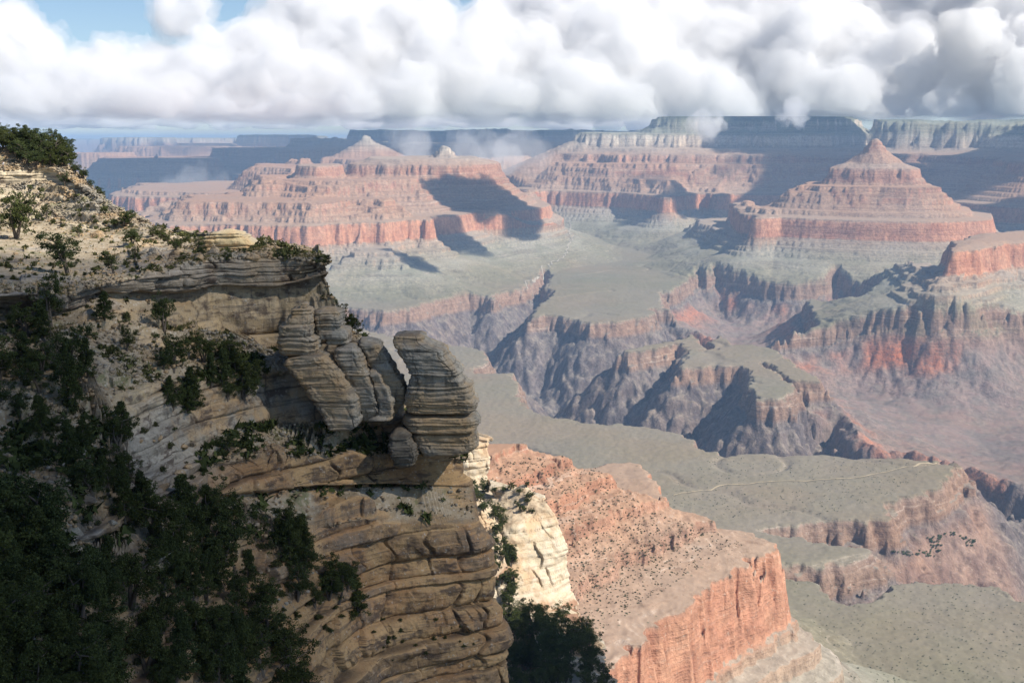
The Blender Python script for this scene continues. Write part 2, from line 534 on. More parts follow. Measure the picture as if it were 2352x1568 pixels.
add_attr(me, 'ruddy', smooth(-60, 60, sdf(GX, GY, _side)) * smooth(20, 70, dg))
add_attr(me, 'rimrock', tape)
add_attr(me, 'shale', smooth(30, 120, db) * smooth(60, -20, dg))


def canyon_material():
    N = Nodes('canyon_rock', 0.95, 0.05)
    pos = N.pos()
    x, y, z = N.xyz(pos)
    s = N.attr('zs')
    nz = N.normal_z()
    big = N.noise(pos, 0.002, 3)
    mid = N.noise(pos, 0.012, 4, 0.6)
    fine = N.noise(pos, 0.06, 4, 0.65)
    strat = N.math('ADD', s, N.math('MULTIPLY', N.math('SUBTRACT', mid, 0.5), 34.0))
    f = N.mr(strat, -1480.0, 20.0, itype='LINEAR')

    def P(zv):
        return (zv + 1480.0) / 1500.0
    cliff = N.ramp(f, [
        (P(-1470), (.105, .085, .085)), (P(-1110), (.135, .108, .105)), (P(-1085), (.21, .15, .12)), (P(-1040), (.27, .19, .145)), (P(-1015), (.27, .21, .155)),
        (P(-960), (.29, .265, .19)), (P(-890), (.31, .28, .20)), (P(-840), (.36, .275, .20)), (P(-780), (.38, .26, .18)), (P(-765), (.43, .235, .15)), (P(-670), (.46, .25, .16)),
        (P(-640), (.38, .245, .175)), (P(-540), (.395, .215, .14)), (P(-470), (.355, .19, .13)), (P(-370), (.395, .215, .14)), (P(-340), (.36, .215, .165)),
        (P(-290), (.42, .31, .235)), (P(-270), (.58, .49, .38)), (P(-190), (.57, .50, .40)), (P(-150), (.36, .33, .27)), (P(-100), (.40, .36, .29)), (P(-60), (.55, .49, .39)), (P(-20), (.40, .37, .30))])
    slope = N.ramp(f, [
        (P(-1470), (.17, .145, .135)), (P(-1110), (.205, .17, .15)), (P(-1050), (.25, .21, .165)), (P(-1010), (.215, .19, .13)),
        (P(-960), (.255, .23, .16)), (P(-900), (.30, .28, .215)), (P(-840), (.31, .275, .215)), (P(-780), (.33, .265, .205)), (P(-650), (.35, .25, .18)),
        (P(-600), (.365, .24, .165)), (P(-480), (.36, .225, .15)), (P(-370), (.36, .23, .16)), (P(-300), (.37, .295, .23)),
        (P(-200), (.40, .36, .29)), (P(-150), (.24, .245, .19)), (P(-60), (.25, .26, .20)), (P(0), (.075, .09, .06))])
    steep = N.mr(nz, 0.80, 0.55)
    col = N.mix(steep, slope, cliff)
    col = N.mix(N.math('MULTIPLY', N.attr('rimrock'), N.mr(nz, .92, .7)), col, N.mix(mid, (.23, .15, .11), (.31, .215, .155)))
    wallr = N.math('MULTIPLY', N.math('MULTIPLY', N.mr(s, -780.0, -765.0), N.mr(s, -650.0, -665.0)), steep)
    col = N.mix(wallr, col, N.mix(N.mr(mid, .32, .68), (.50, .265, .165), (.42, .20, .125)))
    # bedding lines of each stratum, and drapes of talus and desert varnish that break them
    zv = N.vec(N.math('MULTIPLY', x, 0.0015), N.math('MULTIPLY', y, 0.0015), N.math('MULTIPLY', s, 0.085))
    bed = N.noise(zv, 1.0, 5, 0.7)
    notsch = N.mr(s, -1105.0, -1085.0)
    flat = N.math('MULTIPLY', N.mr(nz, .985, .93), N.math('SUBTRACT', 1.0, N.math('MULTIPLY', wallr, .65)))
    flat = N.math('MULTIPLY', flat, N.mr(N.noise(pos, .0035, 4, .6), .36, .58, .2, 1.0))
    bed = N.math('ADD', N.math('MULTIPLY', bed, .6), N.math('MULTIPLY', N.noise(N.scale(zv, (1, 1, .33)), 1.0, 3, .6), .4))
    col = N.mix(N.math('MULTIPLY', N.math('MULTIPLY', N.math('MULTIPLY', N.mr(bed, 0.44, 0.6), 0.7), notsch), flat), col, N.mix(1.0, col, (.62, .57, .55), 'MULTIPLY'))
    pale = N.mr(N.noise(zv, 1.7, 4, 0.7), 0.55, 0.68)
    col = N.mix(N.math('MULTIPLY', N.math('MULTIPLY', N.math('MULTIPLY', pale, 0.42), notsch), flat), col, (.56, .47, .39))
    schist = N.mr(s, -1085.0, -1110.0)
    rib = N.noise(N.vec(N.math('MULTIPLY', x, .022), N.math('MULTIPLY', y, .022), N.math('MULTIPLY', z, .003)), 1.0, 5, .7, .6)
    col = N.mix(schist, col, N.mix(N.mr(rib, .36, .64), N.mix(mid, (.085, .072, .075), (.125, .105, .10)), N.mix(N.mr(nz, .5, .85), (.20, .165, .15), (.235, .20, .165))))
    col = N.mix(N.math('MULTIPLY', N.attr('ruddy'), .8), col, N.mix(N.mr(mid, .35, .65), (.335, .215, .155), (.235, .15, .115)))
    varn = N.mr(N.noise(N.vec(N.math('MULTIPLY', x, 0.03), N.math('MULTIPLY', y, 0.03), N.math('MULTIPLY', s, 0.004)), 1.0, 4, 0.6), 0.45, 0.7)
    col = N.mix(N.math('MULTIPLY', N.math('MULTIPLY', varn, steep), 0.55), col, N.mix(1.0, col, (.55, .48, .46), 'MULTIPLY'))
    # red clay hills and purple shale in the side basin
    shale = N.math('MULTIPLY', N.attr('shale'), 0.75)
    col = N.mix(shale, col, N.mix(N.mr(mid, .35, .65), (.27, .19, .16), (.20, .165, .14)))
    col = N.mix(N.math('MULTIPLY', N.attr('redclay'), N.mr(fine, .3, .55, .35, .95)), col, (.44, .155, .075))
    # tan gullies, green scrub on the platform, pale outcrop flecks
    col = N.mix(N.math('MULTIPLY', N.mr(big, .42, .62), 0.45), col, N.mix(1.0, col, (1.12, .97, .84), 'MULTIPLY'))
    plat = N.math('MULTIPLY', N.mr(s, -1030, -1005), N.mr(s, -800, -900))
    col = N.mix(N.math('MULTIPLY', plat, N.mr(N.noise(pos, .004, 5, .6), .42, .62, 0.0, 0.45)), col, (.165, .168, .108))
    fl = N.mr(N.noise(pos, 0.15, 3, 0.7), 0.60, 0.72)
    col = N.mix(N.math('MULTIPLY', N.math('MULTIPLY', fl, 0.5), N.mr(nz, .99, .9, .25, 1.0)), col, (.50, .43, .35))
    dots = N.mr(N.voro(pos, 0.055), 0.16, 0.05)
    keep = N.math('GREATER_THAN', N.noise(pos, 0.01, 2), 0.5)
    dots = N.math('MULTIPLY', N.math('MULTIPLY', dots, keep), N.mr(nz, .6, .85))
    col = N.mix(N.math('MULTIPLY', dots, 0.6), col, (.08, .10, .06))
    dark = N.math('ADD', 1.0, N.math('MULTIPLY', N.mr(fine, 0.35, 0.62, -.22, .18, 'LINEAR'), N.mr(nz, .99, .93, .25, 1.0)))
    col = N.mix(1.0, col, N.vec(dark, dark, dark), 'MULTIPLY')
    rough_ = N.mr(nz, .99, .90, .06, 1.0)
    b = N.bump(N.math('MULTIPLY', N.mix(schist, bed, rib), rough_), 9.0, 0.8)
    b = N.bump(N.math('MULTIPLY', fine, N.mr(nz, .99, .88, .16, 1.0)), 7.0, 0.8, b)
    return N.finish(col, b)


canyon = tag(link('canyon_terrain', me, canyon_material()), kind='structure')
# ------------------------------------------------------------------ the near spur: hill, terrace, ledges, slope and cliff
# sight lines (u, v) with their horizontal distance; 8 stations from left to right along each bed
BEDS = [
    [(-420, 280, 262), (0, 336, 246), (150, 376, 242), (300, 500, 222), (440, 546, 201), (530, 552, 196), (572, 560, 190), (600, 574, 181)],
    [(-420, 340, 250), (0, 388, 238), (122, 387, 236), (290, 490, 219), (430, 552, 197), (530, 560, 191), (578, 568, 185.5), (602, 578, 179)],
    [(-420, 385, 248.5), (0, 426, 237), (118, 422, 235), (285, 505, 216), (430, 557, 194), (524, 566, 188), (576, 574, 182.5), (606, 582, 177.5)],
    [(-420, 520, 232), (0, 522, 227), (150, 532, 219), (300, 549, 204), (430, 566, 187), (520, 575, 181), (600, 582, 177), (655, 588, 174.5)],
    [(-420, 670, 148), (0, 650, 152), (150, 656, 154), (240, 640, 158), (400, 611, 164), (500, 592, 168), (620, 588, 171), (742, 602, 170)],
    [(-420, 725, 147.5), (0, 704, 151.5), (150, 701, 153.5), (240, 668, 157.5), (400, 667, 163.5), (500, 650, 168), (640, 654, 169.5), (752, 628, 170)],
    [(-420, 733, 149), (0, 712, 153.2), (150, 709, 155), (240, 676, 159), (400, 675, 165.5), (500, 658, 169.5), (640, 660, 171), (748, 640, 172)],
    [(-420, 800, 141), (0, 765, 146), (150, 748, 149), (260, 742, 154), (400, 747, 162), (500, 758, 166.5), (640, 758, 168), (775, 715, 169)],
    [(-420, 850, 136), (0, 832, 139), (150, 842, 141), (300, 812, 149), (450, 800, 159), (560, 804, 165), (680, 808, 167), (815, 790, 167)],
    [(-420, 940, 128), (0, 932, 131), (150, 932, 133), (300, 882, 142), (450, 872, 151), (600, 852, 160), (720, 862, 165), (900, 880, 165)],
    [(-420, 1050, 122), (0, 1042, 125), (150, 1042, 127), (300, 988, 137), (450, 986, 147), (600, 974, 156.5), (760, 985, 161.5), (920, 968, 165)],
    [(-420, 1160, 116), (0, 1152, 119), (150, 1152, 121), (300, 1092, 132), (450, 1082, 142), (600, 1050, 151.5), (860, 1040, 160.5), (1062, 1052, 165.5)],
    [(-420, 1250, 111), (0, 1242, 114), (150, 1242, 116), (300, 1182, 128), (450, 1140, 139), (600, 1120, 149.5), (860, 1108, 158.5), (1070, 1110, 164)],
    [(-420, 1260, 111.6), (0, 1252, 114.6), (150, 1252, 116.6), (300, 1190, 128.6), (450, 1150, 140), (600, 1130, 150.8), (860, 1117, 159.3), (1070, 1120, 164)],
    [(-420, 1340, 106), (0, 1332, 109), (150, 1332, 112), (300, 1282, 123), (450, 1240, 134), (600, 1200, 145), (860, 1200, 154.8), (1084, 1200, 160.5)],
    [(-420, 1460, 100), (0, 1452, 103), (150, 1452, 107), (300, 1402, 118), (450, 1362, 128), (620, 1322, 140), (860, 1300, 153), (1116, 1300, 159)],
    [(-420, 1570, 95), (0, 1562, 98), (150, 1562, 102), (300, 1532, 112), (450, 1492, 122), (650, 1440, 136.5), (860, 1412, 150.5), (1130, 1400, 158)],
    [(-420, 1700, 89), (0, 1690, 92), (150, 1690, 96), (300, 1660, 106), (450, 1630, 116), (670, 1545, 133.5), (860, 1500, 148.5), (1140, 1480, 157)],
    [(-420, 1850, 84), (0, 1840, 87), (150, 1840, 91), (300, 1800, 101), (450, 1760, 112), (680, 1660, 131), (860, 1620, 145.5), (1156, 1570, 156)],
    [(-420, 2200, 76), (0, 2190, 79), (150, 2190, 83), (300, 2150, 93), (450, 2100, 104), (690, 2000, 124), (860, 1950, 138), (1180, 1850, 151)],
]
STEP = np.array([12, 6, 10, 14, 26, 11, 3, 17, 14, 14, 15, 15, 13, 3, 14, 16, 16, 16, 20], float)


def spline(P, t):
    """Catmull-Rom through the rows of P at fractional indices t"""
    n = len(P)
    i = np.clip(np.floor(t).astype(int), 0, n - 2)
    f = (t - i)[:, None, None] if P.ndim == 3 else (t - i)[:, None]
    p0, p1, p2, p3 = P[np.maximum(i - 1, 0)], P[i], P[i + 1], P[np.minimum(i + 2, n - 1)]
    m1, m2 = (p2 - p0) * .32, (p3 - p1) * .32
    return (2 * f ** 3 - 3 * f ** 2 + 1) * p1 + (f ** 3 - 2 * f ** 2 + f) * m1 + (-2 * f ** 3 + 3 * f ** 2) * p2 + (f ** 3 - f ** 2) * m2


ctrl = np.array([[at3(*p) for p in row] for row in BEDS])
e = ctrl[:, -1]
wrap = np.stack([e + np.array([-1.2, 5, .4]), e + np.array([-7, 18, .8]), e + np.array([-60, 60, 1.5])], 1)
ctrl = np.concatenate([ctrl, wrap], 1)
rows_t = np.concatenate([np.linspace(i, i + 1, int(s * 6.2), endpoint=False) for i, s in enumerate(STEP)] + [[len(BEDS) - 1.0]])
cols_t = np.concatenate([np.linspace(0, 1, 90, endpoint=False)] + [np.linspace(i, i + 1, k, endpoint=False) for i, k in zip(range(1, 10), (130, 130, 130, 150, 170, 200, 200, 60, 50))] + [[10.0]])
CL = spline(ctrl, rows_t)
CL = spline(CL.transpose(1, 0, 2), cols_t).transpose(1, 0, 2)


def grid_normals(P):
    du = np.gradient(P, axis=1)
    dv = np.gradient(P, axis=0)
    n = np.cross(dv, du)
    return n / (np.linalg.norm(n, axis=2, keepdims=True) + 1e-9)


_lrng = np.random.RandomState(5)
_z, _l = -150.0, []
while _z < 20:
    _l.append(_z)
    _z += _lrng.uniform(1.0, 3.4) if _z < -37 else (_lrng.uniform(.5, 2.0) if _z < -23 else _lrng.uniform(.35, 1.2))
LAYZ = np.array(_l + [20.0])
NL = len(LAYZ) - 1
LAYP = _lrng.uniform(-1, 1, NL)
LAYW = _lrng.uniform(2.2, 9.0, NL)       # joint spacing of each bed
LAYO = _lrng.uniform(0, 40, NL)
_same = _lrng.uniform(size=NL) < .45      # joints that run on through the next bed
for _i in range(1, NL):
    if _same[_i]:
        LAYW[_i], LAYO[_i] = LAYW[_i - 1], LAYO[_i - 1]


def bedding(z, s, seed=0):
    """outward bulge of rounded beds: 0..1 profile in each bed and how far that bed stands proud at place s"""
    zz = z + noise2(s / 16.0, z * 0 + seed, 3) * .45 + noise2(s / 2.5, z / 2, 4) * .10
    i = np.clip(np.searchsorted(LAYZ, zz) - 1, 0, NL - 1)
    t = (zz - LAYZ[i]) / (LAYZ[i + 1] - LAYZ[i])
    prof = 1 - np.abs(2 * t - 1) ** (3.0 + 5.0 * (LAYP[i] * .5 + .5))
    proud = LAYP[i] * .8 + noise2(s / 7.0 + LAYP[i] * 40, i * 3.7, 6) * 1.1
    return prof, proud, t, i


nrm = grid_normals(CL)
flip = np.sign((nrm[..., 2] + 0.2 * -nrm[..., 1]).mean())
nrm *= flip
steep = smooth(.76, .46, nrm[..., 2])
X, Y, Z = CL[..., 0], CL[..., 1], CL[..., 2]
S = X * .94 + Y * .34                      # place along the face
prof, proud, tt, li = bedding(Z, S)
jx = S / LAYW[li] + LAYO[li] + noise2(S / 5, Z / 2.2, 17) * .30
cell = np.floor(jx)
jd = (.5 - np.abs(jx - cell - .5)) * LAYW[li]          # metres to the nearest joint
has = smooth(-.2, .25, noise2((cell + (jx - cell > .5)) * 3.1, LAYO[li] * 2.3, 19))
crack = np.exp(-(jd / .16) ** 2) * has
block = noise2(cell * 5.3, LAYO[li] * 1.7, 18)
broken = smooth(-.25, .35, fbm2(S / 13, Z / 7, 2, 73))
big = fbm2(S / 22, Z / 14, 3, 71)
chip = noise2(np.floor(jx * 3.1) * 7.7, li * 3.3 + np.floor(tt * 2.2) * 1.9, 92)
disp = steep * (chip * .38 * broken + (prof - .75) * (.25 + .55 * broken + .3 * smooth(-33, -38, Z) + .5 * smooth(-17.5, -20, Z) * smooth(-29, -26, Z)) + proud * (.3 + .4 * broken + .35 * smooth(-33, -38, Z)) + block * (.6 + 1.1 * broken) - crack * (.3 + .9 * broken))
disp += big * 1.6 * (0.35 + .65 * steep)
disp += (noise3(X / 1.7, Y / 1.7, Z / 1.1, 75) * .28 + noise3(X / .6, Y / .6, Z / .4, 76) * .10)
# outcrops breaking the loose slope
gentle = 1 - steep
oc = smooth(.05, .45, fbm2(S / 9, (Z + Y * .3) / 3.5, 3, 81)) * gentle * smooth(-9, -14, Z)
disp += oc * (.3 + block * .9 + chip * .4)
disp += gentle * noise3(X / .35, Y / .35, Z / .35, 84) * .07


def blur(a, k):
    for ax in (0, 1):
        p_ = np.concatenate([np.repeat(a.take([0], ax), k, ax), a, np.repeat(a.take([-1], ax), k, ax)], ax)
        cs = np.cumsum(p_, ax)
        cs = np.concatenate([np.zeros_like(cs.take([0], ax)), cs], ax)
        m_ = a.shape[ax]
        a = (cs.take(range(2 * k + 1, 2 * k + 1 + m_), ax) - cs.take(range(0, m_), ax)) / (2 * k + 1)
    return a


# where the sheet turns sharply the beds would fold over themselves: relax them there
turn = blur(np.linalg.norm(np.gradient(nrm, axis=0), axis=2) + np.linalg.norm(np.gradient(nrm, axis=1), axis=2), 6)
jag = blur(np.abs(np.diff(disp, axis=1, append=disp[:, -1:])) + np.abs(np.diff(disp, axis=0, append=disp[-1:])), 5)
relax = np.clip(smooth(.035, .07, turn) + smooth(.20, .34, jag), 0, 1)
disp = disp * (1 - relax) + blur(disp, 5) * relax
dirv = nrm * np.array([1, 1, .4])
_nose = (smooth(10.6, 11.2, rows_t) * smooth(14.6, 14.0, rows_t))[:, None] * smooth(5.8, 6.8, cols_t)[None]
_nose = np.maximum(_nose, (smooth(8.4, 8.9, rows_t) * smooth(10.2, 9.7, rows_t))[:, None] * smooth(4.6, 5.2, cols_t)[None])
disp = disp * (1 - _nose) + blur(disp, 9) * _nose * .6
relax = np.maximum(relax, _nose)
for _ in range(4):                         # where beds would still cross each other, draw them in
    n2_ = grid_normals(CL + dirv * disp[..., None]) * flip
    bad = blur(((n2_ * nrm).sum(2) < -.05).astype(float), 7)
    disp = disp * (1 - np.clip(bad * 3, 0, .75))
    relax = np.maximum(relax, np.clip(bad * 4, 0, 1))
CL2 = CL + dirv * disp[..., None]
# ledges: the slope climbs in risers and treads where rock crops out
zl = CL2[..., 2] + noise2(S / 12, Y / 12, 93) * 1.6 + block * .35
hl = 1.5 + 1.1 * smooth(-.2, .2, noise2(S / 25, Y / 25, 94))
st_t = zl / hl - np.floor(zl / hl)
CL2[..., 2] += (smooth(.30, .48, st_t) - st_t) * hl * .9 * smooth(-.25, .2, noise2(S / 8, Y / 6, 95)) * smooth(.97, .9, nrm[..., 2]) * smooth(.35, .65, nrm[..., 2]) * (1 - relax)
me = mesh_from('spur', CL2.reshape(-1, 3), grid_quads(*X.shape, flip=flip < 0))
add_attr(me, 'gentle', gentle)
add_attr(me, 'crack', np.maximum(crack * steep * broken, smooth(.13, .02, np.minimum(tt, 1 - tt)) * steep * (.15 + .75 * broken) * smooth(-.4, .2, noise2(S / 4, li * 2.7, 91))))
add_attr(me, 'outcrop', oc)
add_attr(me, 'layer', block)
add_attr(me, 'proud', smooth(-.1, .9, proud + block * 1.2 + noise2(S / 2.5, Z / 1.5, 99) * .5) * smooth(.25, .7, prof))


def rock_material(name, lower=True, shade=None):
    N = Nodes(name, 0.92, 0.12)
    pos = N.pos()
    x, y, z = N.xyz(pos)
    nz = N.normal_z()
    n1 = N.noise(pos, 0.12, 4, .6)
    n2 = N.noise(pos, 0.7, 5, .65)
    n3 = N.noise(pos, 4.0, 4, .7)
    lines = N.noise(N.vec(N.math('MULTIPLY', x, .12), N.math('MULTIPLY', y, .12), N.math('MULTIPLY', z, 2.6)), 1.0, 5, .65)
    grey = N.mix(N.mr(n2, .35, .65), (.27, .245, .20), (.40, .365, .30))
    tan = N.mix(N.mr(n2, .35, .7), (.47, .34, .20), (.40, .27, .145))
    oran = N.mix(N.mr(n1, .4, .62), (.49, .325, .165), (.385, .225, .11))
    zz = N.math('ADD', z, N.math('MULTIPLY', N.math('SUBTRACT', n1, .5), 9.0))
    col = N.mix(N.mr(n1, .38, .6), grey, tan)
    if lower:
        col = N.mix(N.mr(zz, -19.0, -22.5), col, N.mix(N.mr(n1, .42, .58), tan, grey))
        left = N.mr(N.math('ADD', x, N.math('MULTIPLY', n1, 16.0)), -34.0, -20.0)
        col = N.mix(N.math('MULTIPLY', N.mr(zz, -33.0, -37.0), left), col, oran)
        band = N.math('MULTIPLY', N.mr(z, -14.5, -15.5), N.mr(z, -20.2, -19.2))
        col = N.mix(N.math('MULTIPLY', band, N.mr(x, -48.0, -34.0, .75, .35)), col, N.mix(n2, (.20, .185, .165), (.36, .325, .27)))
        wall = N.math('MULTIPLY', N.math('MULTIPLY', N.mr(zz, -18.5, -20.5), N.mr(zz, -29.0, -26.0)), N.mr(x, -54.0, -46.0))
        col = N.mix(N.math('MULTIPLY', wall, .85), col, N.mix(N.mr(n2, .35, .65), (.56, .415, .235), (.49, .385, .25)))
        up = N.mr(y, 178.0, 192.0)
        col = N.mix(up, col, N.mix(n2, (.50, .41, .28), (.62, .53, .38)))
    # dark desert varnish in upright streaks and on hollows
    st = N.noise(N.vec(N.math('MULTIPLY', x, .9), N.math('MULTIPLY', y, .9), N.math('MULTIPLY', z, .10)), 1.0, 4, .6)
    varn = N.math('MULTIPLY', N.mr(st, .50, .68), N.mr(nz, .55, .25))
    col = N.mix(N.math('MULTIPLY', varn, .62), col, (.075, .065, .058))
    col = N.mix(N.math('MULTIPLY', N.mr(lines, .52, .64), .55), col, (.10, .088, .075))
    if lower:
        bl = N.mr(N.attr('layer'), -.6, .6, .78, 1.16, 'LINEAR')
        col = N.mix(1.0, col, N.vec(bl, bl, bl), 'MULTIPLY')
        pr = N.math('MULTIPLY', N.math('MULTIPLY', N.attr('proud'), N.mr(n2, .3, .6, .45, 1.0)), N.mr(nz, .85, .6))
        prw = N.math('MULTIPLY', pr, N.mr(z, -28.0, -35.0, .35, .72))
        col = N.mix(prw, col, N.mix(N.mr(n1, .4, .6), (.115, .075, .05), (.165, .145, .12)))
        stain = N.math('MULTIPLY', N.mr(N.noise(N.scale(pos, (1, 1, 1.8)), .28, 5, .68), .50, .62), N.mr(nz, .75, .45))
        col = N.mix(N.math('MULTIPLY', stain, .8), col, (.085, .062, .05))
    # lichen specks
    col = N.mix(N.math('MULTIPLY', N.mr(n3, .56, .66), .45), col, (.085, .08, .07))
    col = N.mix(N.math('MULTIPLY', N.mr(N.noise(pos, 2.1, 4, .7), .58, .7), .5), col, (.56, .52, .45))
    if lower:
        soil = N.mix(N.mr(n2, .4, .6), (.33, .26, .17), (.43, .36, .26))
        soil = N.mix(N.mr(N.noise(pos, .22, 6, .75), .52, .62, 0, .7), soil, (.15, .16, .07))
        rub = N.mr(N.voro(pos, 1.6), .30, .12)
        soil = N.mix(N.math('MULTIPLY', rub, .8), soil, (.54, .49, .41))
        g = N.math('MULTIPLY', N.attr('gentle'), N.math('SUBTRACT', 1.0, N.attr('outcrop')))
        col = N.mix(g, col, soil)
        col = N.mix(N.math('MULTIPLY', N.attr('crack'), .75), col, (.05, .042, .036))
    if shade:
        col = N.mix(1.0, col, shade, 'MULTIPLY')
    b = N.bump(lines, .35, .55)
    b = N.bump(n2, .45, .6, b)
    b = N.bump(n3, .09, .6, b)
    return N.finish(col, b)


ROCK = rock_material('spur_rock')
spur = tag(link('spur_cliff', me, ROCK), kind='structure')
STONE = rock_material('weathered_limestone', False)
DARKSTONE = rock_material('dark_limestone', False, (.50, .48, .46))  # the same limestone with every colour multiplied darker


def stack_rock(name, secs, dist, depth, seed, nu=150, per=9, pinch=.2, mat=None, groove=1.0):
    """a weathered rock from horizontal sections (v, u_left, u_right): rounded beds, joints, pits; closed top and bottom"""
    T = np.array([at3((l + r) / 2, v, dist) for v, l, r in secs])
    half = np.array([(r - l) / 2 / F * dist for v, l, r in secs]) 
    zz = T[:, 2]
    n = max(24, int((zz[0] - zz[-1]) * per))
    z = np.linspace(zz[0], zz[-1], n)
    cx = np.interp(-z, -zz, T[:, 0])
    hw = np.interp(-z, -zz, half)
    th = np.linspace(0, 2 * math.pi, nu, endpoint=False)
    c, s_ = np.cos(th), np.sin(th)
    ex = 0.40
    sx = np.sign(c) * np.abs(c) ** ex
    sy = np.sign(s_) * np.abs(s_) ** ex
    Zg = z[:, None] + 0 * th[None]
    dl = np.minimum(depth, hw * 1.2 + .5)
    cyv = dist * math.cos(math.atan((T[:, 0].mean()) / dist)) + 0 * z
    px = cx[:, None] + hw[:, None] * sx[None]
    py = cyv[:, None] + dl[:, None] * sy[None]
    rng = np.random.RandomState(seed)
    lay = np.cumsum(np.concatenate([[zz[-1] - 1], np.where(rng.uniform(size=80) < .6, rng.uniform(.16, .5, 80), rng.uniform(.6, 1.6, 80))]))
    lp = rng.uniform(-1, 1, 81)
    zw = Zg + noise3(px / 4, py / 4, Zg / 6, seed) * .35
    i = np.clip(np.searchsorted(lay, zw) - 1, 0, 79)
    t = (zw - lay[i]) / (lay[i + 1] - lay[i])
    prof = 1 - np.abs(2 * t - 1) ** 4
    ang = noise3(c[None] * 1.1 + 0 * Zg, s_[None] * 1.1 + 0 * Zg, Zg / 9, seed + 3)
    d = (prof - 1) * pinch + (lp[i] - .3) * .16 + (ang - .2) * .28 * groove + noise3(px / 1.3, py / 1.3, Zg / .7, seed + 1) * .24 + noise3(px / .4, py / .4, Zg / .22, seed + 2) * .15
    jf = np.abs(((th[None] * 1.9 + noise3(px / 3, py / 3, Zg / 5, seed + 5) * .8 + np.floor(i / 4) * .7) % 1.0) - .5)
    d -= np.exp(-(jf / .03) ** 2) * .3 * groove * smooth(-.1, .3, noise3(px / 5, py / 5, Zg / 3, seed + 7))
    d *= np.minimum(1, hw / 1.2)[:, None]
    px = px + d * c[None]
    py = py + d * s_[None]
    # rounded top and bottom
    endz = np.minimum(np.arange(n), n - 1 - np.arange(n)) / per
    rd = np.clip(1 - (1 - np.clip(endz / .45, 0, 1)) ** 2, 0, 1) ** .5 * .30 + .70
    px = cx[:, None] + (px - cx[:, None]) * rd[:, None]
    py = cyv[:, None] + (py - cyv[:, None]) * rd[:, None]
    co = np.stack([px, py, Zg], -1).reshape(-1, 3)
    idx = np.arange(n * nu).reshape(n, nu)
    nx_ = np.roll(idx, -1, 1)
    q = np.stack([idx[:-1], idx[1:], nx_[1:], nx_[:-1]], -1).reshape(-1, 4)
    top, bot = len(co), len(co) + 1
    co = np.concatenate([co, [[cx[0], cyv[0], z[0] + .12]], [[cx[-1], cyv[-1], z[-1] - .1]]])
    capt = np.stack([np.full(nu, top), idx[0], nx_[0], nx_[0]], -1)
    capb = np.stack([np.full(nu, bot), nx_[-1], idx[-1], idx[-1]], -1)
    me = mesh_from(name, co, q)
    bm = bmesh.new()
    bm.from_mesh(me)
    bm.verts.ensure_lookup_table()
    for cap in (capt, capb):
        for a, b, d_, _ in cap:
            bm.faces.new((bm.verts[a], bm.verts[b], bm.verts[d_]))
    bmesh.ops.recalc_face_normals(bm, faces=bm.faces)
    bm.to_mesh(me)
    bm.free()
    return link(name, me, mat or STONE)


def Zm(secs):                          # measurements from one enlarged view of the photograph
    return [(665 + .3345 * y, 605 + .3345 * l, 605 + .3345 * r) for y, l, r in secs]


pillar = tag(stack_rock('rock_pillar', Zm([(293, 935, 1080), (310, 905, 1108), (340, 898, 1120), (378, 912, 1200), (402, 928, 1268), (432, 945, 1262), (452, 958, 1278), (490, 984, 1325),
    (540, 1004, 1372), (590, 1003, 1388), (640, 988, 1440), (690, 980, 1456), (716, 976, 1450), (742, 973, 1475), (770, 969, 1499), (800, 966, 1482), (826, 970, 1440)]), 160, 3.6, 21, 220, 12),
    'tall leaning grey rock tower standing free at the cliff edge beside a narrow gap', 'rock')
base = tag(stack_rock('rock_plinth', Zm([(832, 972, 1446), (842, 957, 1472), (870, 953, 1492), (908, 962, 1492), (940, 984, 1466), (956, 1000, 1462)]), 160.5, 4.2, 22, 200, 12),
    'flat layered grey rock slab carrying the tall leaning tower', 'rock')
block = tag(stack_rock('rock_block', Zm([(952, 1000, 1460), (975, 1005, 1478), (1010, 1015, 1486), (1045, 1045, 1484), (1075, 1065, 1452), (1100, 1085, 1370), (1140, 1110, 1250), (1170, 1130, 1190)]), 160.5, 4.0, 27, 200, 12),
    'dark cracked rock block under the layered slab of the tower', 'rock')
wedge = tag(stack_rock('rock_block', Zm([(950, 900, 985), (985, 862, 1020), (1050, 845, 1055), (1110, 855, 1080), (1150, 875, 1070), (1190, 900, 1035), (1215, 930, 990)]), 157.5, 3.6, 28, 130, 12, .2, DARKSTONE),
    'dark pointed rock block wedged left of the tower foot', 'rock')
fins = [
    ('broad slanting grey rock fin with a brown hollow on its left', [(425, 320, 400), (460, 160, 440), (500, 140, 492), (560, 195, 545), (620, 245, 585), (680, 292, 625), (740, 340, 660), (800, 382, 688), (860, 425, 692), (910, 448, 684), (950, 462, 600)], 158.0, 2.6, 31),
    ('narrow slanting grey rock fin in the middle of the fin row', [(372, 560, 640), (400, 480, 682), (460, 478, 705), (520, 515, 725), (580, 552, 748), (640, 588, 768), (700, 615, 785), (760, 645, 800), (830, 680, 810), (890, 692, 770)], 159.5, 2.6, 32),
    ('squat rock fin with a rounded foot below the row of fins', [(545, 720, 790), (580, 722, 815), (640, 742, 850), (700, 768, 880), (780, 782, 908), (840, 770, 908), (885, 700, 890)], 159.0, 2.4, 33),
    ('tallest slanting rock fin bordering the narrow gap by the tower', [(332, 650, 758), (370, 655, 802), (430, 690, 838), (500, 725, 882), (560, 760, 922), (620, 795, 956), (680, 830, 980), (720, 860, 977), (760, 890, 970), (800, 900, 938), (845, 905, 915)], 161.0, 2.8, 34),
]
for lab, secs, d_, dep, sd in fins:
    tag(stack_rock('rock_fin', Zm(secs), d_, dep, sd, 150, 12, .13, None, 1.4), lab, 'rock', 'slanting rock fins at the cliff edge')
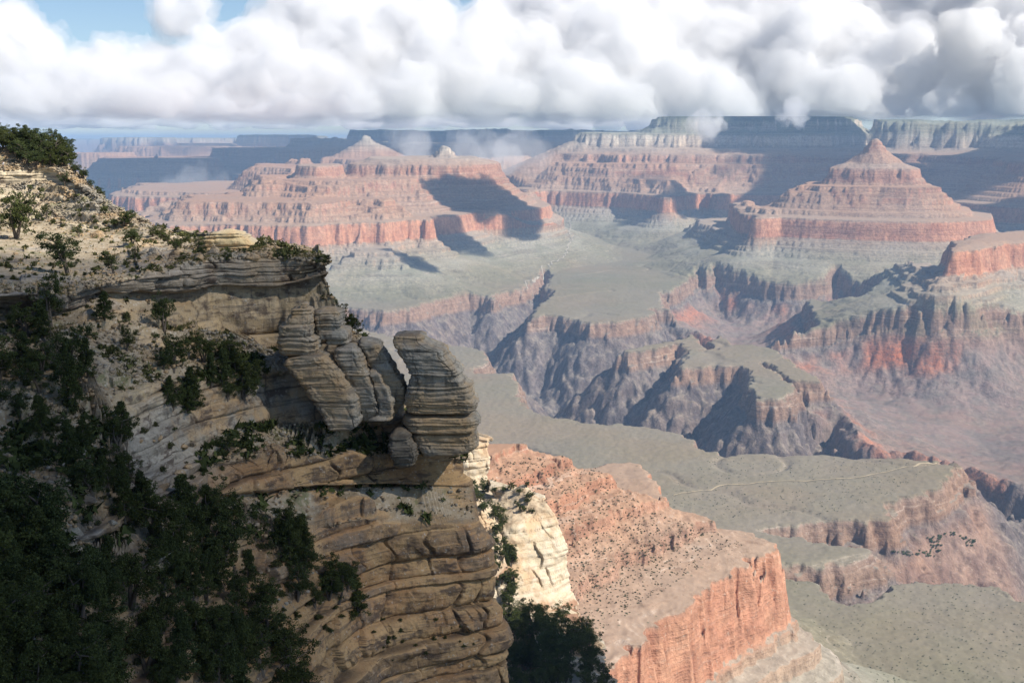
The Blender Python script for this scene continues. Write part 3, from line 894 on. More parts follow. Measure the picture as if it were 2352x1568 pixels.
for lab, secs, d_, sd in (
        ('knobbly hoodoo of stacked rounded beds, the taller of the two above the fins', [(86, 262, 312), (118, 245, 315), (126, 195, 338), (175, 185, 346), (222, 150, 348), (236, 120, 352), (292, 115, 348), (304, 140, 345), (318, 110, 385), (372, 104, 396), (384, 102, 396), (436, 118, 380)], 159.5, 41),
        ('shorter hoodoo of stacked rounded beds next to the dark leaning tree', [(122, 380, 500), (150, 352, 538), (215, 350, 548), (258, 362, 556), (268, 380, 590), (322, 384, 596), (330, 440, 604), (368, 445, 600)], 161.5, 42)):
    tag(stack_rock('rock_hoodoo', Zm(secs), d_, 3.0, sd, 130, 14, .32), lab, 'rock', 'stacked hoodoos above the fins')

tag(stack_rock('rock_outcrop', [(527, 508, 540), (534, 486, 560), (547, 470, 576), (559, 463, 588), (571, 459, 599), (592, 466, 600)], 184.5, 3.0, 55, 170, 10, .55, rock_material('pale_limestone', False)),
    'bright cream outcrop ending the upper shelf against the canyon', 'rock')
_pn = bpy.data.materials['pale_limestone'].node_tree
for _nd in _pn.nodes:
    if _nd.bl_idname == 'ShaderNodeMix':
        for _s in (_nd.inputs[6], _nd.inputs[7]):
            if not _s.is_linked:
                c = _s.default_value
                _s.default_value = (min(c[0] * 1.35 + .10, .66), min(c[1] * 1.3 + .08, .56), min(c[2] * 1.2 + .05, .42), 1)
# ------------------------------------------------------------------ cream cliffs further out, on the next spur
def face_mesh(name, beds, nr, nc, sc, seed, wrapdx=-25.0, rough=1.0):
    """a cliff lofted through sight-line stations, broken into beds and joint blocks of size sc"""
    ctrl = np.array([[at3(*p) for p in row] for row in beds])
    e = ctrl[:, -1]
    wrap_ = np.stack([e + np.array([-.12 * sc, 2.5 * sc, .1]), e + np.array([wrapdx, 14 * sc, .4])], 1)
    ctrl = np.concatenate([ctrl, wrap_], 1)
    n1, n2 = ctrl.shape[:2]
    seg = np.linalg.norm(np.diff(ctrl.mean(1), axis=0), axis=1)
    rt = np.interp(np.linspace(0, 1, nr), np.concatenate([[0], np.cumsum(seg)]) / seg.sum(), np.arange(n1))
    P = spline(ctrl, rt)
    P = spline(P.transpose(1, 0, 2), np.linspace(0, n2 - 1, nc)).transpose(1, 0, 2)
    n = grid_normals(P)
    n *= np.sign((n[..., 2] - .3 * n[..., 1]).mean())
    st = smooth(.80, .50, n[..., 2])
    x, y, z = P[..., 0], P[..., 1], P[..., 2]
    s = x * .8 + y * .6
    rng = np.random.RandomState(seed)
    lz = np.cumsum(np.concatenate([[z.min() - 20], rng.uniform(.5, 2.6, 400) * sc]))
    zz = z + noise2(s / (9 * sc), z * 0, seed) * .6 * sc
    i = np.clip(np.searchsorted(lz, zz) - 1, 0, 399)
    t = (zz - lz[i]) / (lz[i + 1] - lz[i])
    lp, lw, lo = rng.uniform(-1, 1, 400), rng.uniform(2, 6, 400) * sc, rng.uniform(0, 40, 400)
    g = (i // 3) * 3
    jx = s / lw[g] + lo[g] + noise2(s / (4 * sc), z / (3 * sc), seed + 1) * .3
    c = np.floor(jx)
    jd = (.5 - np.abs(jx - c - .5)) * lw[g]
    has = smooth(-.1, .3, noise2((c + (jx - c > .5)) * 3.1, lo[g], seed + 2))
    cr = np.exp(-(jd / (.14 * sc)) ** 2) * has
    pr = 1 - np.abs(2 * t - 1) ** 6
    bl = noise2(c * 5.3, lo[g] * 1.7, seed + 3)
    d = st * ((pr - .8) * .35 + lp[i] * .25 + bl * .9 - cr * .7) * sc
    d += (fbm2(s / (16 * sc), z / (11 * sc), 3, seed + 4) * 1.5 + noise3(x / (1.6 * sc), y / (1.6 * sc), z / sc, seed + 5) * .35) * sc * rough
    d += (1 - st) * fbm2(x / (3 * sc), y / (3 * sc), 3, seed + 6) * .5 * sc
    P2 = P + n * np.array([1, 1, .45]) * d[..., None]
    me_ = mesh_from(name, P2.reshape(-1, 3), grid_quads(*x.shape))
    add_attr(me_, 'gentle', 1 - st)
    add_attr(me_, 'crack', np.maximum(cr * st, smooth(.10, .02, np.minimum(t, 1 - t)) * st * .5))
    return me_, P2, 1 - st


def cream_material():
    N = Nodes('cream_sandstone', 0.93, 0.08)
    pos = N.pos()
    x, y, z = N.xyz(pos)
    n1 = N.noise(pos, .05, 4, .6)
    n2 = N.noise(pos, .3, 5, .65)
    lines = N.noise(N.vec(N.math('MULTIPLY', x, .03), N.math('MULTIPLY', y, .03), N.math('MULTIPLY', z, .7)), 1.0, 5, .65)
    col = N.mix(N.mr(n2, .35, .65), (.54, .45, .31), (.60, .52, .40))
    col = N.mix(N.math('MULTIPLY', N.mr(n1, .48, .62), .7), col, (.52, .34, .19))
    st = N.noise(N.vec(N.math('MULTIPLY', x, .3), N.math('MULTIPLY', y, .3), N.math('MULTIPLY', z, .03)), 1.0, 4, .6)
    col = N.mix(N.math('MULTIPLY', N.mr(st, .54, .7), .5), col, (.27, .17, .11))
    col = N.mix(N.math('MULTIPLY', N.mr(lines, .53, .64), .4), col, (.36, .27, .19))
    soil = N.mix(N.mr(n2, .4, .62), (.52, .42, .29), (.40, .30, .20))
    soil = N.mix(N.mr(z, -176, -192), soil, N.mix(n2, (.30, .17, .11), (.38, .24, .16)))
    col = N.mix(N.attr('gentle'), col, soil)
    col = N.mix(N.math('MULTIPLY', N.attr('crack'), .6), col, (.16, .11, .075))
    b = N.bump(lines, 1.2, .5)
    b = N.bump(n2, 1.2, .6, b)
    return N.finish(col, b)


CREAM = cream_material()
m1, CR1, CG1 = face_mesh('cream_cliff', [
    [(1020, 1150, 640), (1120, 1142, 604), (1165, 1126, 602), (1205, 1112, 602), (1240, 1142, 598)],
    [(1040, 1215, 580), (1130, 1216, 576), (1184, 1200, 575), (1225, 1182, 581), (1250, 1160, 588)],
    [(1050, 1262, 572), (1140, 1264, 568), (1188, 1262, 569), (1235, 1248, 575), (1274, 1192, 584)],
    [(1070, 1330, 556), (1150, 1332, 557), (1195, 1330, 561), (1240, 1326, 567), (1290, 1268, 580)],
    [(1090, 1400, 550), (1165, 1402, 551), (1205, 1394, 554), (1252, 1392, 559), (1304, 1345, 575)],
    [(1110, 1442, 545), (1180, 1442, 546), (1215, 1424, 548), (1264, 1424, 551), (1318, 1394, 567)],
    [(1100, 1500, 490), (1180, 1496, 492), (1240, 1486, 494), (1296, 1474, 498), (1350, 1462, 515)],
    [(1100, 1640, 400), (1180, 1636, 402), (1250, 1632, 404), (1340, 1600, 416), (1404, 1580, 430)],
    [(1100, 1900, 330), (1180, 1900, 330), (1250, 1900, 330), (1350, 1880, 340), (1440, 1860, 350)]], 520, 420, 2.1, 61)
tag(link('cream_cliff', m1, CREAM), kind='structure')
m2, CR2, CG2 = face_mesh('cream_cliff', [
    [(930, 1002, 690), (1040, 1004, 670), (1078, 1004, 668), (1112, 1010, 668)],
    [(930, 1012, 650), (1040, 1014, 648), (1080, 1014, 647), (1114, 1016, 650)],
    [(930, 1060, 645), (1040, 1062, 644), (1080, 1062, 644), (1114, 1064, 647)],
    [(930, 1106, 640), (1040, 1108, 639), (1080, 1108, 639), (1115, 1108, 643)],
    [(930, 1180, 590), (1040, 1180, 590), (1090, 1180, 590), (1150, 1170, 600)]], 240, 200, 2.0, 62)
tag(link('cream_cliff', m2, CREAM), kind='structure')
m3, CR3, CG3 = face_mesh('cream_cliff', [
    [(960, 1128, 600), (1060, 1128, 585), (1092, 1136, 580), (1118, 1160, 578)],
    [(960, 1160, 556), (1070, 1158, 553), (1104, 1166, 552), (1132, 1186, 555)],
    [(960, 1230, 549), (1075, 1228, 546), (1112, 1232, 545), (1138, 1222, 550)],
    [(960, 1330, 520), (1080, 1330, 515), (1130, 1330, 515), (1165, 1300, 530)]], 200, 200, 1.8, 63)
tag(link('cream_cliff', m3, CREAM), kind='structure')
# ------------------------------------------------------------------ trees, shrubs, boulders, a visitor
from mathutils.bvhtree import BVHTree


def bvh_of(grid):
    nr, nc = grid.shape[:2]
    return BVHTree.FromPolygons(grid.reshape(-1, 3).tolist(), grid_quads(nr, nc).tolist())


SPUR_BVH = bvh_of(CL2[::3, ::3])


def on_spur(u, v):
    """where a sight line meets the near spur"""
    h = SPUR_BVH.ray_cast(Vector((0, 0, 0)), Vector(ray(u, v)).normalized(), 600)
    return h[0], h[1]


def ground(x, y):
    """height of the canyon sheet at a plan position"""
    a, r = math.atan2(x, y), math.hypot(x, y)
    ci = (a - AZ[0]) / (AZ[1] - AZ[0])
    c0 = int(min(max(ci, 0), len(AZ) - 2))
    r0 = int(min(max(np.searchsorted(RAD, r) - 1, 0), len(RAD) - 2))
    f, g = ci - c0, (r - RAD[r0]) / (RAD[r0 + 1] - RAD[r0])
    return float((GZ[r0, c0] * (1 - f) + GZ[r0, c0 + 1] * f) * (1 - g) + (GZ[r0 + 1, c0] * (1 - f) + GZ[r0 + 1, c0 + 1] * f) * g)


def foliage_material(name, a, b):
    N = Nodes(name, 0.8, 0.08)
    t = N.attr('tone')
    inf = N.n('ShaderNodeObjectInfo').outputs['Random']
    col = N.mix(t, a, b)
    col = N.mix(N.math('MULTIPLY', inf, .45), col, N.mix(1.0, col, (1.25, 1.0, .62), 'MULTIPLY'))
    return N.finish(col)


LEAF = foliage_material('juniper_foliage', (.024, .036, .014), (.085, .108, .038))
SCRUB = foliage_material('scrub_foliage', (.035, .045, .020), (.105, .115, .048))
Nb = Nodes('bark', 0.95, 0.05)
nb = Nb.noise(Nb.pos(), 3.0, 4, .7)
BARK = Nb.finish(Nb.mix(nb, (.07, .055, .042), (.17, .145, .12)), Nb.bump(nb, .05, .6))
Nd = Nodes('dead_wood', 0.9, 0.1)
DEAD = Nd.finish(Nd.mix(Nd.noise(Nd.pos(), 4.0, 4, .7), (.16, .145, .13), (.36, .34, .31)))


def tube(points, radii, k=6):
    """tapered tube as arrays"""
    V, Q = [], []
    P = [np.array(p, float) for p in points]
    for i, (p, r) in enumerate(zip(P, radii)):
        d = P[min(i + 1, len(P) - 1)] - P[max(i - 1, 0)]
        d /= np.linalg.norm(d) + 1e-9
        a = np.cross(d, (0.3, 0.9, 0.1))
        a /= np.linalg.norm(a) + 1e-9
        b = np.cross(d, a)
        for j in range(k):
            t = 2 * math.pi * j / k
            V.append(p + r * (math.cos(t) * a + math.sin(t) * b))
    for i in range(len(P) - 1):
        for j in range(k):
            Q.append((i * k + j, i * k + (j + 1) % k, (i + 1) * k + (j + 1) % k, (i + 1) * k + j))
    return np.array(V), np.array(Q)


def join(parts):
    V, Q, n = [], [], 0
    for v, q in parts:
        V.append(v)
        Q.append(q + n)
        n += len(v)
    return np.concatenate(V), np.concatenate(Q)


def leaf_cloud(centres, radii, per, size, rng):
    """small leaf sprays scattered through clumps"""
    nC = len(centres)
    c = np.repeat(np.arange(nC), per)
    m = len(c)
    d = rng.normal(size=(m, 3))
    d /= np.linalg.norm(d, axis=1)[:, None]
    rad = rng.uniform(.25, 1.0, m) ** .5
    p = np.array(centres)[c] + d * (np.array(radii)[c] * rad)[:, None] * np.array([1, 1, .75])
    a = rng.normal(size=(m, 3)) + d * .7
    a /= np.linalg.norm(a, axis=1)[:, None]
    b = np.cross(a, rng.normal(size=(m, 3)))
    b /= np.linalg.norm(b, axis=1)[:, None] + 1e-9
    s = size * rng.uniform(.6, 1.4, m)[:, None]
    V = np.stack([p - b * s * .45, p + a * s, p + b * s * .45], 1).reshape(-1, 3)
    Q = np.arange(m * 3).reshape(m, 3)
    tone = np.clip(rng.uniform(0, 1, nC)[c] * .55 + rng.uniform(0, .45, m), 0, 1)
    return V, Q, np.repeat(tone, 3)


def tree_meshes(kind, seed, dense=1.0):
    """unit tree of height 1 standing at the origin"""
    rng = np.random.RandomState(seed)
    lean = rng.uniform(-.10, .10, 2)
    limbs, cen, rad = [], [], []
    if kind == 'fir':
        H = [np.array([lean[0] * t, lean[1] * t, t * .97]) for t in np.linspace(0, 1, 6)]
        limbs.append(tube(H, np.linspace(.032, .006, 6)))
        for t in np.linspace(.14, .97, 16):
            for _ in range(4):
                a = rng.uniform(0, 6.28)
                L = (.30 * (1 - t) ** .75 + .03) * rng.uniform(.55, 1.15)
                b = np.array([lean[0] * t, lean[1] * t, t * .97])
                e = b + np.array([math.cos(a) * L, math.sin(a) * L, rng.uniform(-.06, .02)])
                if rng.uniform() < .5:
                    limbs.append(tube([b, e], [.008, .002], 4))
                for f in (.45, .8, 1.0):
                    cen.append(b + (e - b) * f + rng.normal(size=3) * .012)
                    rad.append(rng.uniform(.035, .07))
        per, size = int(40 * dense), .026
    else:
        n0 = rng.randint(2, 4)
        for k in range(n0):
            a = rng.uniform(0, 6.28)
            mid = np.array([math.cos(a) * .10, math.sin(a) * .10, .32])
            top = np.array([math.cos(a) * rng.uniform(.1, .25), math.sin(a) * rng.uniform(.1, .25), rng.uniform(.6, .85)])
            limbs.append(tube([(0, 0, -.04), mid * .45, mid, (mid + top) / 2 + rng.normal(size=3) * .02, top], [.045, .038, .028, .018, .008]))
            for _ in range(7):
                t = rng.uniform(.25, 1)
                b = mid + (top - mid) * t if rng.uniform() < .8 else mid
                a2, L = rng.uniform(0, 6.28), rng.uniform(.12, .34)
                e = b + np.array([math.cos(a2) * L, math.sin(a2) * L, rng.uniform(-.02, .22)])
                limbs.append(tube([b, (b + e) / 2 + rng.normal(size=3) * .015, e], [.014, .01, .004], 4))
                for _ in range(4):
                    cen.append(e + rng.normal(size=3) * .075)
                    rad.append(rng.uniform(.05, .115))
        per, size = int(92 * dense), .027
    cen = np.array(cen)
    V, Q, tone = leaf_cloud(cen, rad, per, size, rng)
    zmax = V[:, 2].max()
    cm = mesh_from('crown', V / zmax, Q)
    add_attr(cm, 'tone', tone)
    tv, tq = join(limbs)
    tm = mesh_from('trunk', tv / zmax, tq)
    tm.materials.append(BARK)
    cm.materials.append(LEAF)
    return tm, cm


def shrub_mesh(seed, per=34, clumps=26, mat=None):
    rng = np.random.RandomState(seed)
    a = rng.uniform(0, 6.28, clumps)
    r = rng.uniform(0, .62, clumps)
    cen = np.stack([np.cos(a) * r, np.sin(a) * r, rng.uniform(.08, .80, clumps) * (1 - r * .6)], 1)
    V, Q, tone = leaf_cloud(cen, rng.uniform(.12, .26, clumps), per, .12, rng)
    V[:, 2] = np.maximum(V[:, 2], -.08)
    me_ = mesh_from('shrub', V, Q)
    add_attr(me_, 'tone', tone)
    me_.materials.append(mat or SCRUB)
    return me_


TREES = {k: [tree_meshes(k, s) for s in range(10, 15)] for k in ('juniper', 'fir')}
OASIS = [tree_meshes('juniper', 40 + i)[1] for i in range(3)]
GREEN = foliage_material('cottonwood_foliage', (.08, .14, .03), (.17, .26, .06))
for _m in OASIS:
    _m.materials.clear()
    _m.materials.append(GREEN)
SHRUBS = [shrub_mesh(s) for s in range(4)]
SMALL = [shrub_mesh(s + 20, 9, 9) for s in range(4)]
rnd = random.Random(23)


def plant_tree(name, kind, p, h, label, group=None, width=1.0):
    tm, cm = rnd.choice(TREES[kind])
    o = bpy.data.objects.new(name, None)
    o.empty_display_size = .2
    COL.objects.link(o)
    o.location = (p[0], p[1], p[2] - h * .02)
    o.rotation_euler = (0, 0, rnd.uniform(0, 6.28))
    o.scale = (h * width, h * width, h)
    tag(o, label, 'tree', group)
    link('trunk', tm, None, o)
    link('crown', cm, None, o)
    return o


def plant_shrub(p, w_, label, group, meshes=None, name='shrub'):
    o = link(name, rnd.choice(meshes or SHRUBS))
    o.location = p
    o.rotation_euler = (0, 0, rnd.uniform(0, 6.28))
    o.scale = (w_ * .5, w_ * .5, w_ * .42 * rnd.uniform(.8, 1.3))
    return tag(o, label, 'shrub', group)


def tree_px(u, v, hpx, label, kind='juniper', group=None, width=1.0, name=None):
    p, n = on_spur(u, v)
    if p is None:
        return None
    return plant_tree(name or {'juniper': 'juniper_tree', 'fir': 'fir_tree'}[kind], kind, p, hpx / F * math.hypot(p[0], p[1]) * 1.05, label, group, width)


# trees that stand out
for u, v, h, lab, k, w_ in [
    (38, 548, 112, 'big dark pine growing on the ledged slope under the cap rock', 'juniper', .95),
    (157, 632, 96, 'dense rounded juniper standing alone on the grassy terrace', 'juniper', 1.1),
    (240, 735, 66, 'upright dark fir rooted below the black ledge', 'fir', 1.3),
    (378, 762, 92, 'sparse thin tree growing up the face of the tan layered cliff', 'juniper', .7),
    (93, 778, 70, 'conical dark fir on the stony slope left of the upright fir', 'fir', 1.2),
    (531, 1048, 58, 'round bush-like juniper alone on the grey rock band', 'juniper', 1.25),
    (292, 806, 60, 'small grey-green pine on the rubble above the pale outcrop', 'juniper', .9),
    (262, 628, 52, 'ragged open juniper right of the dense rounded one on the terrace', 'juniper', 1.0),
    (312, 606, 40, 'slim twin-topped juniper near the terrace edge', 'juniper', .9),
    (305, 562, 42, 'half-bare juniper with grey twigs on the pale upper shelf', 'juniper', 1.1),
    (182, 546, 32, 'small dark tree against the pale shelf wall', 'juniper', .9),
    (110, 500, 30, 'little crooked tree on the brown weathered face', 'juniper', .8),
    (824, 1412, 92, 'pointed dark fir on the brink of the lower purple wall', 'fir', 1.2),
]:
    tree_px(u, v, h, lab, k, None, w_)
for u, v, h in [(-12, 336, 44), (8, 340, 44), (30, 342, 42), (54, 350, 48), (74, 352, 44), (88, 360, 50), (108, 362, 52), (126, 368, 50), (140, 374, 46), (154, 382, 42), (48, 366, 34), (66, 380, 46), (98, 376, 40), (118, 384, 34), (20, 350, 50), (64, 360, 52), (100, 368, 56), (128, 378, 52), (148, 386, 44), (84, 388, 40), (-20, 352, 52)]:
    tree_px(u, v, h * 1.18, 'dark juniper in the grove crowning the hill at the cliff top', 'juniper', 'junipers crowning the hill', 1.15)
for u, v, h in [(172, 402, 28), (190, 414, 28), (213, 412, 36), (233, 432, 28), (249, 442, 34), (264, 452, 32), (281, 457, 30), (292, 470, 26), (200, 448, 16), (238, 458, 22), (150, 428, 32), (226, 446, 18), (210, 432, 20)]:
    tree_px(u, v, h, 'small juniper on the crumbling crest running down from the hill', 'juniper', 'junipers on the crumbling crest', 1.1)
for u, v, h in [(284, 522, 38), (300, 508, 22), (350, 544, 24), (370, 550, 36), (388, 564, 30), (416, 568, 24), (456, 574, 34), (462, 588, 22), (432, 556, 16), (505, 528, 14), (520, 532, 16), (240, 492, 18), (262, 522, 22), (520, 600, 24), (404, 576, 24)]:
    tree_px(u, v, h, 'low twisted juniper on the pale rubble of the upper shelf', 'juniper', 'junipers on the upper shelf', 1.15)
for u, v, h in [(772, 742, 62), (790, 752, 44), (806, 764, 54), (821, 772, 36)]:
    p = at3(u, v, 172)
    plant_tree('leaning_tree', 'juniper', p, h / F * 172, 'dark tree clinging to the cliff corner beside the hoodoos', 'trees at the cliff corner', .95)
# the shaded slope: denser downwards
ZONES = [
    ('dark conifer among grey rubble on the upper shaded slope', 'conifers on the upper shaded slope', [(-280, 780), (130, 740), (220, 860), (180, 1010), (60, 1030), (-280, 1040)], 30, (75, 150)),
    ('dark juniper in the clump on the ledge left of the fins', 'junipers on the ledge left of the fins', [(372, 850), (430, 830), (600, 840), (590, 900), (520, 955), (380, 960)], 16, (50, 105)),
    ('shaded conifer on the middle slope above the large grey boulders', 'conifers on the middle slope', [(160, 1020), (280, 1000), (330, 1100), (260, 1160), (150, 1130)], 11, (60, 120)),
    ('shaded conifer on the wooded slope beneath the tan cliff', 'conifers beneath the tan cliff', [(280, 1190), (420, 1150), (520, 1170), (560, 1280), (620, 1420), (420, 1400), (300, 1330)], 26, (80, 165)),
    ('tree in the deep shade at the foot of the slope', 'trees in deep shade', [(-260, 1120), (-40, 1180), (130, 1300), (280, 1380), (420, 1440), (640, 1480), (700, 1600), (640, 1680), (-260, 1680)], 100, (100, 215)),
    ('dark tree along the lip of the lower wall', 'trees along the lower wall', [(640, 1240), (700, 1230), (800, 1340), (790, 1400), (700, 1430), (650, 1330)], 14, (60, 130)),
]


def inside(u, v, poly):
    c = False
    for (a, b), (d, e_) in zip(poly, poly[1:] + poly[:1]):
        if (b > v) != (e_ > v) and u < (d - a) * (v - b) / (e_ - b) + a:
            c = not c
    return c


def scatter(poly, n, gap):
    us, vs = [p[0] for p in poly], [p[1] for p in poly]
    out, tries = [], 0
    while len(out) < n and tries < n * 60:
        tries += 1
        u, v = rnd.uniform(min(us), max(us)), rnd.uniform(min(vs), max(vs))
        if inside(u, v, poly) and all(abs(u - a) + abs(v - b) > gap for a, b in out):
            out.append((u, v))
    return out


for lab, grp, poly, n, (h0, h1) in ZONES:
    for u, v in scatter(poly, n, (h0 + h1) * .10):
        tree_px(u, v, rnd.uniform(h0, h1) * .86, lab, 'fir' if rnd.random() < .35 else 'juniper', grp, rnd.uniform(.85, 1.2))
SZ = [
    ('low shrub on the grassy terrace above the black ledge', 'shrubs on the terrace', [(0, 555), (110, 560), (240, 600), (420, 580), (560, 590), (400, 608), (240, 636), (0, 645)], 46, (10, 24)),
    ('shrub on the stony slope below the black ledge', 'shrubs below the black ledge', [(-260, 760), (240, 700), (470, 770), (600, 820), (560, 840), (300, 900), (160, 1000), (-260, 1050)], 100, (12, 34)),
    ('shrub between boulders on the shaded middle slope', 'shrubs on the middle slope', [(140, 1000), (420, 960), (560, 1000), (480, 1150), (240, 1250), (60, 1200)], 50, (14, 36)),
    ('shrub in the shade of the wooded lower slope', 'shrubs on the wooded lower slope', [(0, 1200), (240, 1250), (520, 1200), (720, 1300), (800, 1420), (640, 1560), (0, 1568)], 110, (18, 46)),
    ('tuft of scrub on a bed of the layered lower cliff', 'scrub on the lower cliff', [(860, 1420), (1060, 1410), (1100, 1480), (900, 1520), (840, 1500)], 22, (10, 26)),
    ('tiny shrub on the broken brown face under the hill', 'shrubs on the broken face', [(0, 430), (110, 430), (280, 500), (420, 560), (300, 545), (0, 520)], 26, (8, 20)),
]
for lab, grp, poly, n, (w0, w1) in SZ:
    for u, v in scatter(poly, n, 8):
        p, nn = on_spur(u, v)
        if p is not None:
            plant_shrub(p, rnd.uniform(w0, w1) / F * math.hypot(p[0], p[1]), lab, grp)

# boulders
def boulder_mesh(seed, flat=.7):
    rng = np.random.RandomState(seed)
    bm = bmesh.new()
    pts = rng.normal(size=(16, 3))
    pts /= np.linalg.norm(pts, axis=1)[:, None]
    pts *= rng.uniform(.75, 1.0, (16, 1)) * np.array([1, .85, flat])
    vs = [bm.verts.new(p) for p in pts]
    g = bmesh.ops.convex_hull(bm, input=vs)
    bmesh.ops.delete(bm, geom=[v for v in bm.verts if not v.link_faces], context='VERTS')
    bmesh.ops.bevel(bm, geom=list(bm.edges), offset=.09, segments=2, affect='EDGES')
    bmesh.ops.triangulate(bm, faces=bm.faces)
    bmesh.ops.subdivide_edges(bm, edges=bm.edges, cuts=1, use_grid_fill=True)
    co = np.array([v.co for v in bm.verts])
    d = noise3(*(co * 2.2).T, seed=seed) * .08 + noise3(*(co * 6).T, seed=seed + 1) * .035
    for v, k in zip(bm.verts, d):
        v.co *= 1 + float(k)
    me_ = bpy.data.meshes.new('boulder')
    bm.to_mesh(me_)
    bm.free()
    me_.materials.append(STONE)
    return me_


BOULD = [boulder_mesh(s) for s in range(8)]


def boulder_px(u, v, wpx, label, group=None, tilt=.3):
    p, n = on_spur(u, v)
    if p is None:
        return
    o = link('boulder', rnd.choice(BOULD))
    s = wpx / F * math.hypot(p[0], p[1]) * .5
    o.location = (p[0], p[1], p[2] + s * .12)
    o.rotation_euler = (rnd.uniform(-tilt, tilt), rnd.uniform(-tilt, tilt), rnd.uniform(0, 6.28))
    o.scale = (s, s, s * rnd.uniform(.75, 1.05))
    tag(o, label, 'boulder', group)


for u, v, w_, lab in [(344, 1312, 116, 'largest pale cracked boulder half hidden by firs on the wooded slope'), (283, 1120, 70, 'rounded dark boulder resting on the edge of the middle slope'),
                      (198, 1152, 80, 'tilted flat-sided grey boulder above the wooded slope'), (205, 820, 22, 'small cream boulder on the rubble below the dead log'),
                      (622, 1345, 24, 'single bright boulder on the stony strip under the tan cliff'), (500, 1410, 44, 'tan overhanging boulder deep among the dark trees'),
                      (215, 1466, 60, 'speckled grey boulder at the bottom of the shaded wood'), (268, 556, 26, 'bright white block lying on the upper shelf'),
                      (225, 545, 44, 'long flat grey slab lying on the upper shelf')]:
    boulder_px(u, v, w_, lab)
for lab, grp, poly, n, (w0, w1) in [
    ('pale stone on the rubble slope under the black ledge', 'stones on the rubble slope', [(0, 760), (240, 720), (480, 790), (560, 830), (300, 900), (100, 1000)], 60, (6, 24)),
    ('grey stone among the shaded middle ledges', 'stones among the middle ledges', [(140, 1000), (560, 1000), (480, 1150), (200, 1250)], 36, (10, 40)),
    ('pale stone on the stony strip beneath the tan cliff', 'stones beneath the tan cliff', [(560, 1200), (660, 1220), (820, 1400), (680, 1440), (600, 1330)], 40, (6, 20)),
    ('cream block on the crumbling crest below the hill', 'blocks on the crumbling crest', [(140, 392), (180, 410), (300, 500), (330, 530), (270, 530), (180, 450)], 36, (8, 26)),
    ('flat rock plate on the terrace edge', 'plates on the terrace edge', [(240, 580), (480, 570), (700, 590), (500, 600), (300, 612)], 26, (14, 46)),
]:
    for u, v in scatter(poly, n, 6):
        boulder_px(u, v, rnd.uniform(w0, w1), lab, grp, .25)

# dead log on the rubble slope
p, _ = on_spur(168, 775)
if p is not None:
    V, Q = join([tube([(-1.9, .4, .55), (-1.1, .3, .35), (-.2, .1, .45), (.8, -.1, .1), (1.7, -.3, -.2)], [.05, .10, .15, .19, .22]),
                 tube([(-.9, .3, .4), (-1.3, .2, .9), (-1.8, .2, 1.2)], [.06, .04, .01], 5), tube([(-.3, .1, .45), (-.5, .3, 1.0)], [.06, .015], 5)])
    o = tag(link('dead_log', mesh_from('dead_log', V, Q, True), DEAD), 'weathered grey fallen log on the rubble slope below the black ledge', 'log')
    o.location = p

# loose rubble and grass tufts over the slopes: beyond counting
def strewn(name, n, size, mask, mat, seed, kind):
    rng = np.random.RandomState(seed)
    nr, nc = mask.shape
    ok = np.argwhere(mask)
    k = ok[rng.randint(0, len(ok), n)]
    P = CL2[k[:, 0], k[:, 1]] + rng.normal(size=(n, 3)) * np.array([.25, .25, .03])
    s = size * rng.uniform(.35, 1, n) ** 2
    if kind == 'stone':
        c = np.array([(x, y, z) for x in (-1, 1) for y in (-1, 1) for z in (-1, 1)], float) * .5
        V = P[:, None] + (c[None] * rng.uniform(.5, 1.1, (n, 8, 3))) * s[:, None, None] * np.array([1, 1, .7])
        a = rng.uniform(0, 6.28, n)
        d = V - P[:, None]
        V[..., 0] = P[:, None, 0] + d[..., 0] * np.cos(a)[:, None] - d[..., 1] * np.sin(a)[:, None]
        V[..., 1] = P[:, None, 1] + d[..., 0] * np.sin(a)[:, None] + d[..., 1] * np.cos(a)[:, None]
        f = np.array([(0, 1, 3, 2), (4, 6, 7, 5), (0, 4, 5, 1), (2, 3, 7, 6), (0, 2, 6, 4), (1, 5, 7, 3)])
        Q = (np.arange(n)[:, None, None] * 8 + f[None]).reshape(-1, 4)
        me_ = mesh_from(name, V.reshape(-1, 3), Q)
    else:
        m = 7
        b = P[:, None] + rng.normal(size=(n, m, 3)) * np.array([.10, .10, 0]) * s[:, None, None] * 3
        t = b + (rng.normal(size=(n, m, 3)) * np.array([.3, .3, .15]) + np.array([0, 0, .8])) * s[:, None, None]
        w_ = rng.normal(size=(n, m, 3)) * .09 * s[:, None, None]
        V = np.stack([b - w_, t, b + w_], 2).reshape(-1, 3)
        me_ = mesh_from(name, V, np.arange(len(V)).reshape(-1, 3))
        add_attr(me_, 'tone', np.repeat(rng.uniform(0, 1, n * m), 3))
    return tag(link(name, me_, mat), kind='stuff')


cw = np.hypot(CL2[..., 0], CL2[..., 1])
inview = (np.abs(CL2[..., 0] / CL2[..., 1]) < .48) & (CL2[..., 2] > -62)
strewn('rubble', 16000, .55, (gentle > .45) & inview & (CL2[..., 2] < -12), STONE, 1, 'stone')
strewn('gravel', 9000, .45, (gentle > .35) & inview & (CL2[..., 2] > -13.5), STONE, 2, 'stone')
GRASS = foliage_material('dry_grass', (.085, .085, .035), (.22, .20, .095))
gm = noise2(CL2[..., 0] / 6, CL2[..., 1] / 6, 97) > .05
strewn('grass', 9000, .5, (gentle > .6) & inview & gm & (CL2[..., 2] < -13), GRASS, 3, 'grass')
# ------------------------------------------------------------------ plants on the cream cliffs and the red spur, trail, stream bed, oasis
CREAM_BVH = [bvh_of(g_[::3, ::3]) for g_ in (CR1, CR2, CR3)]


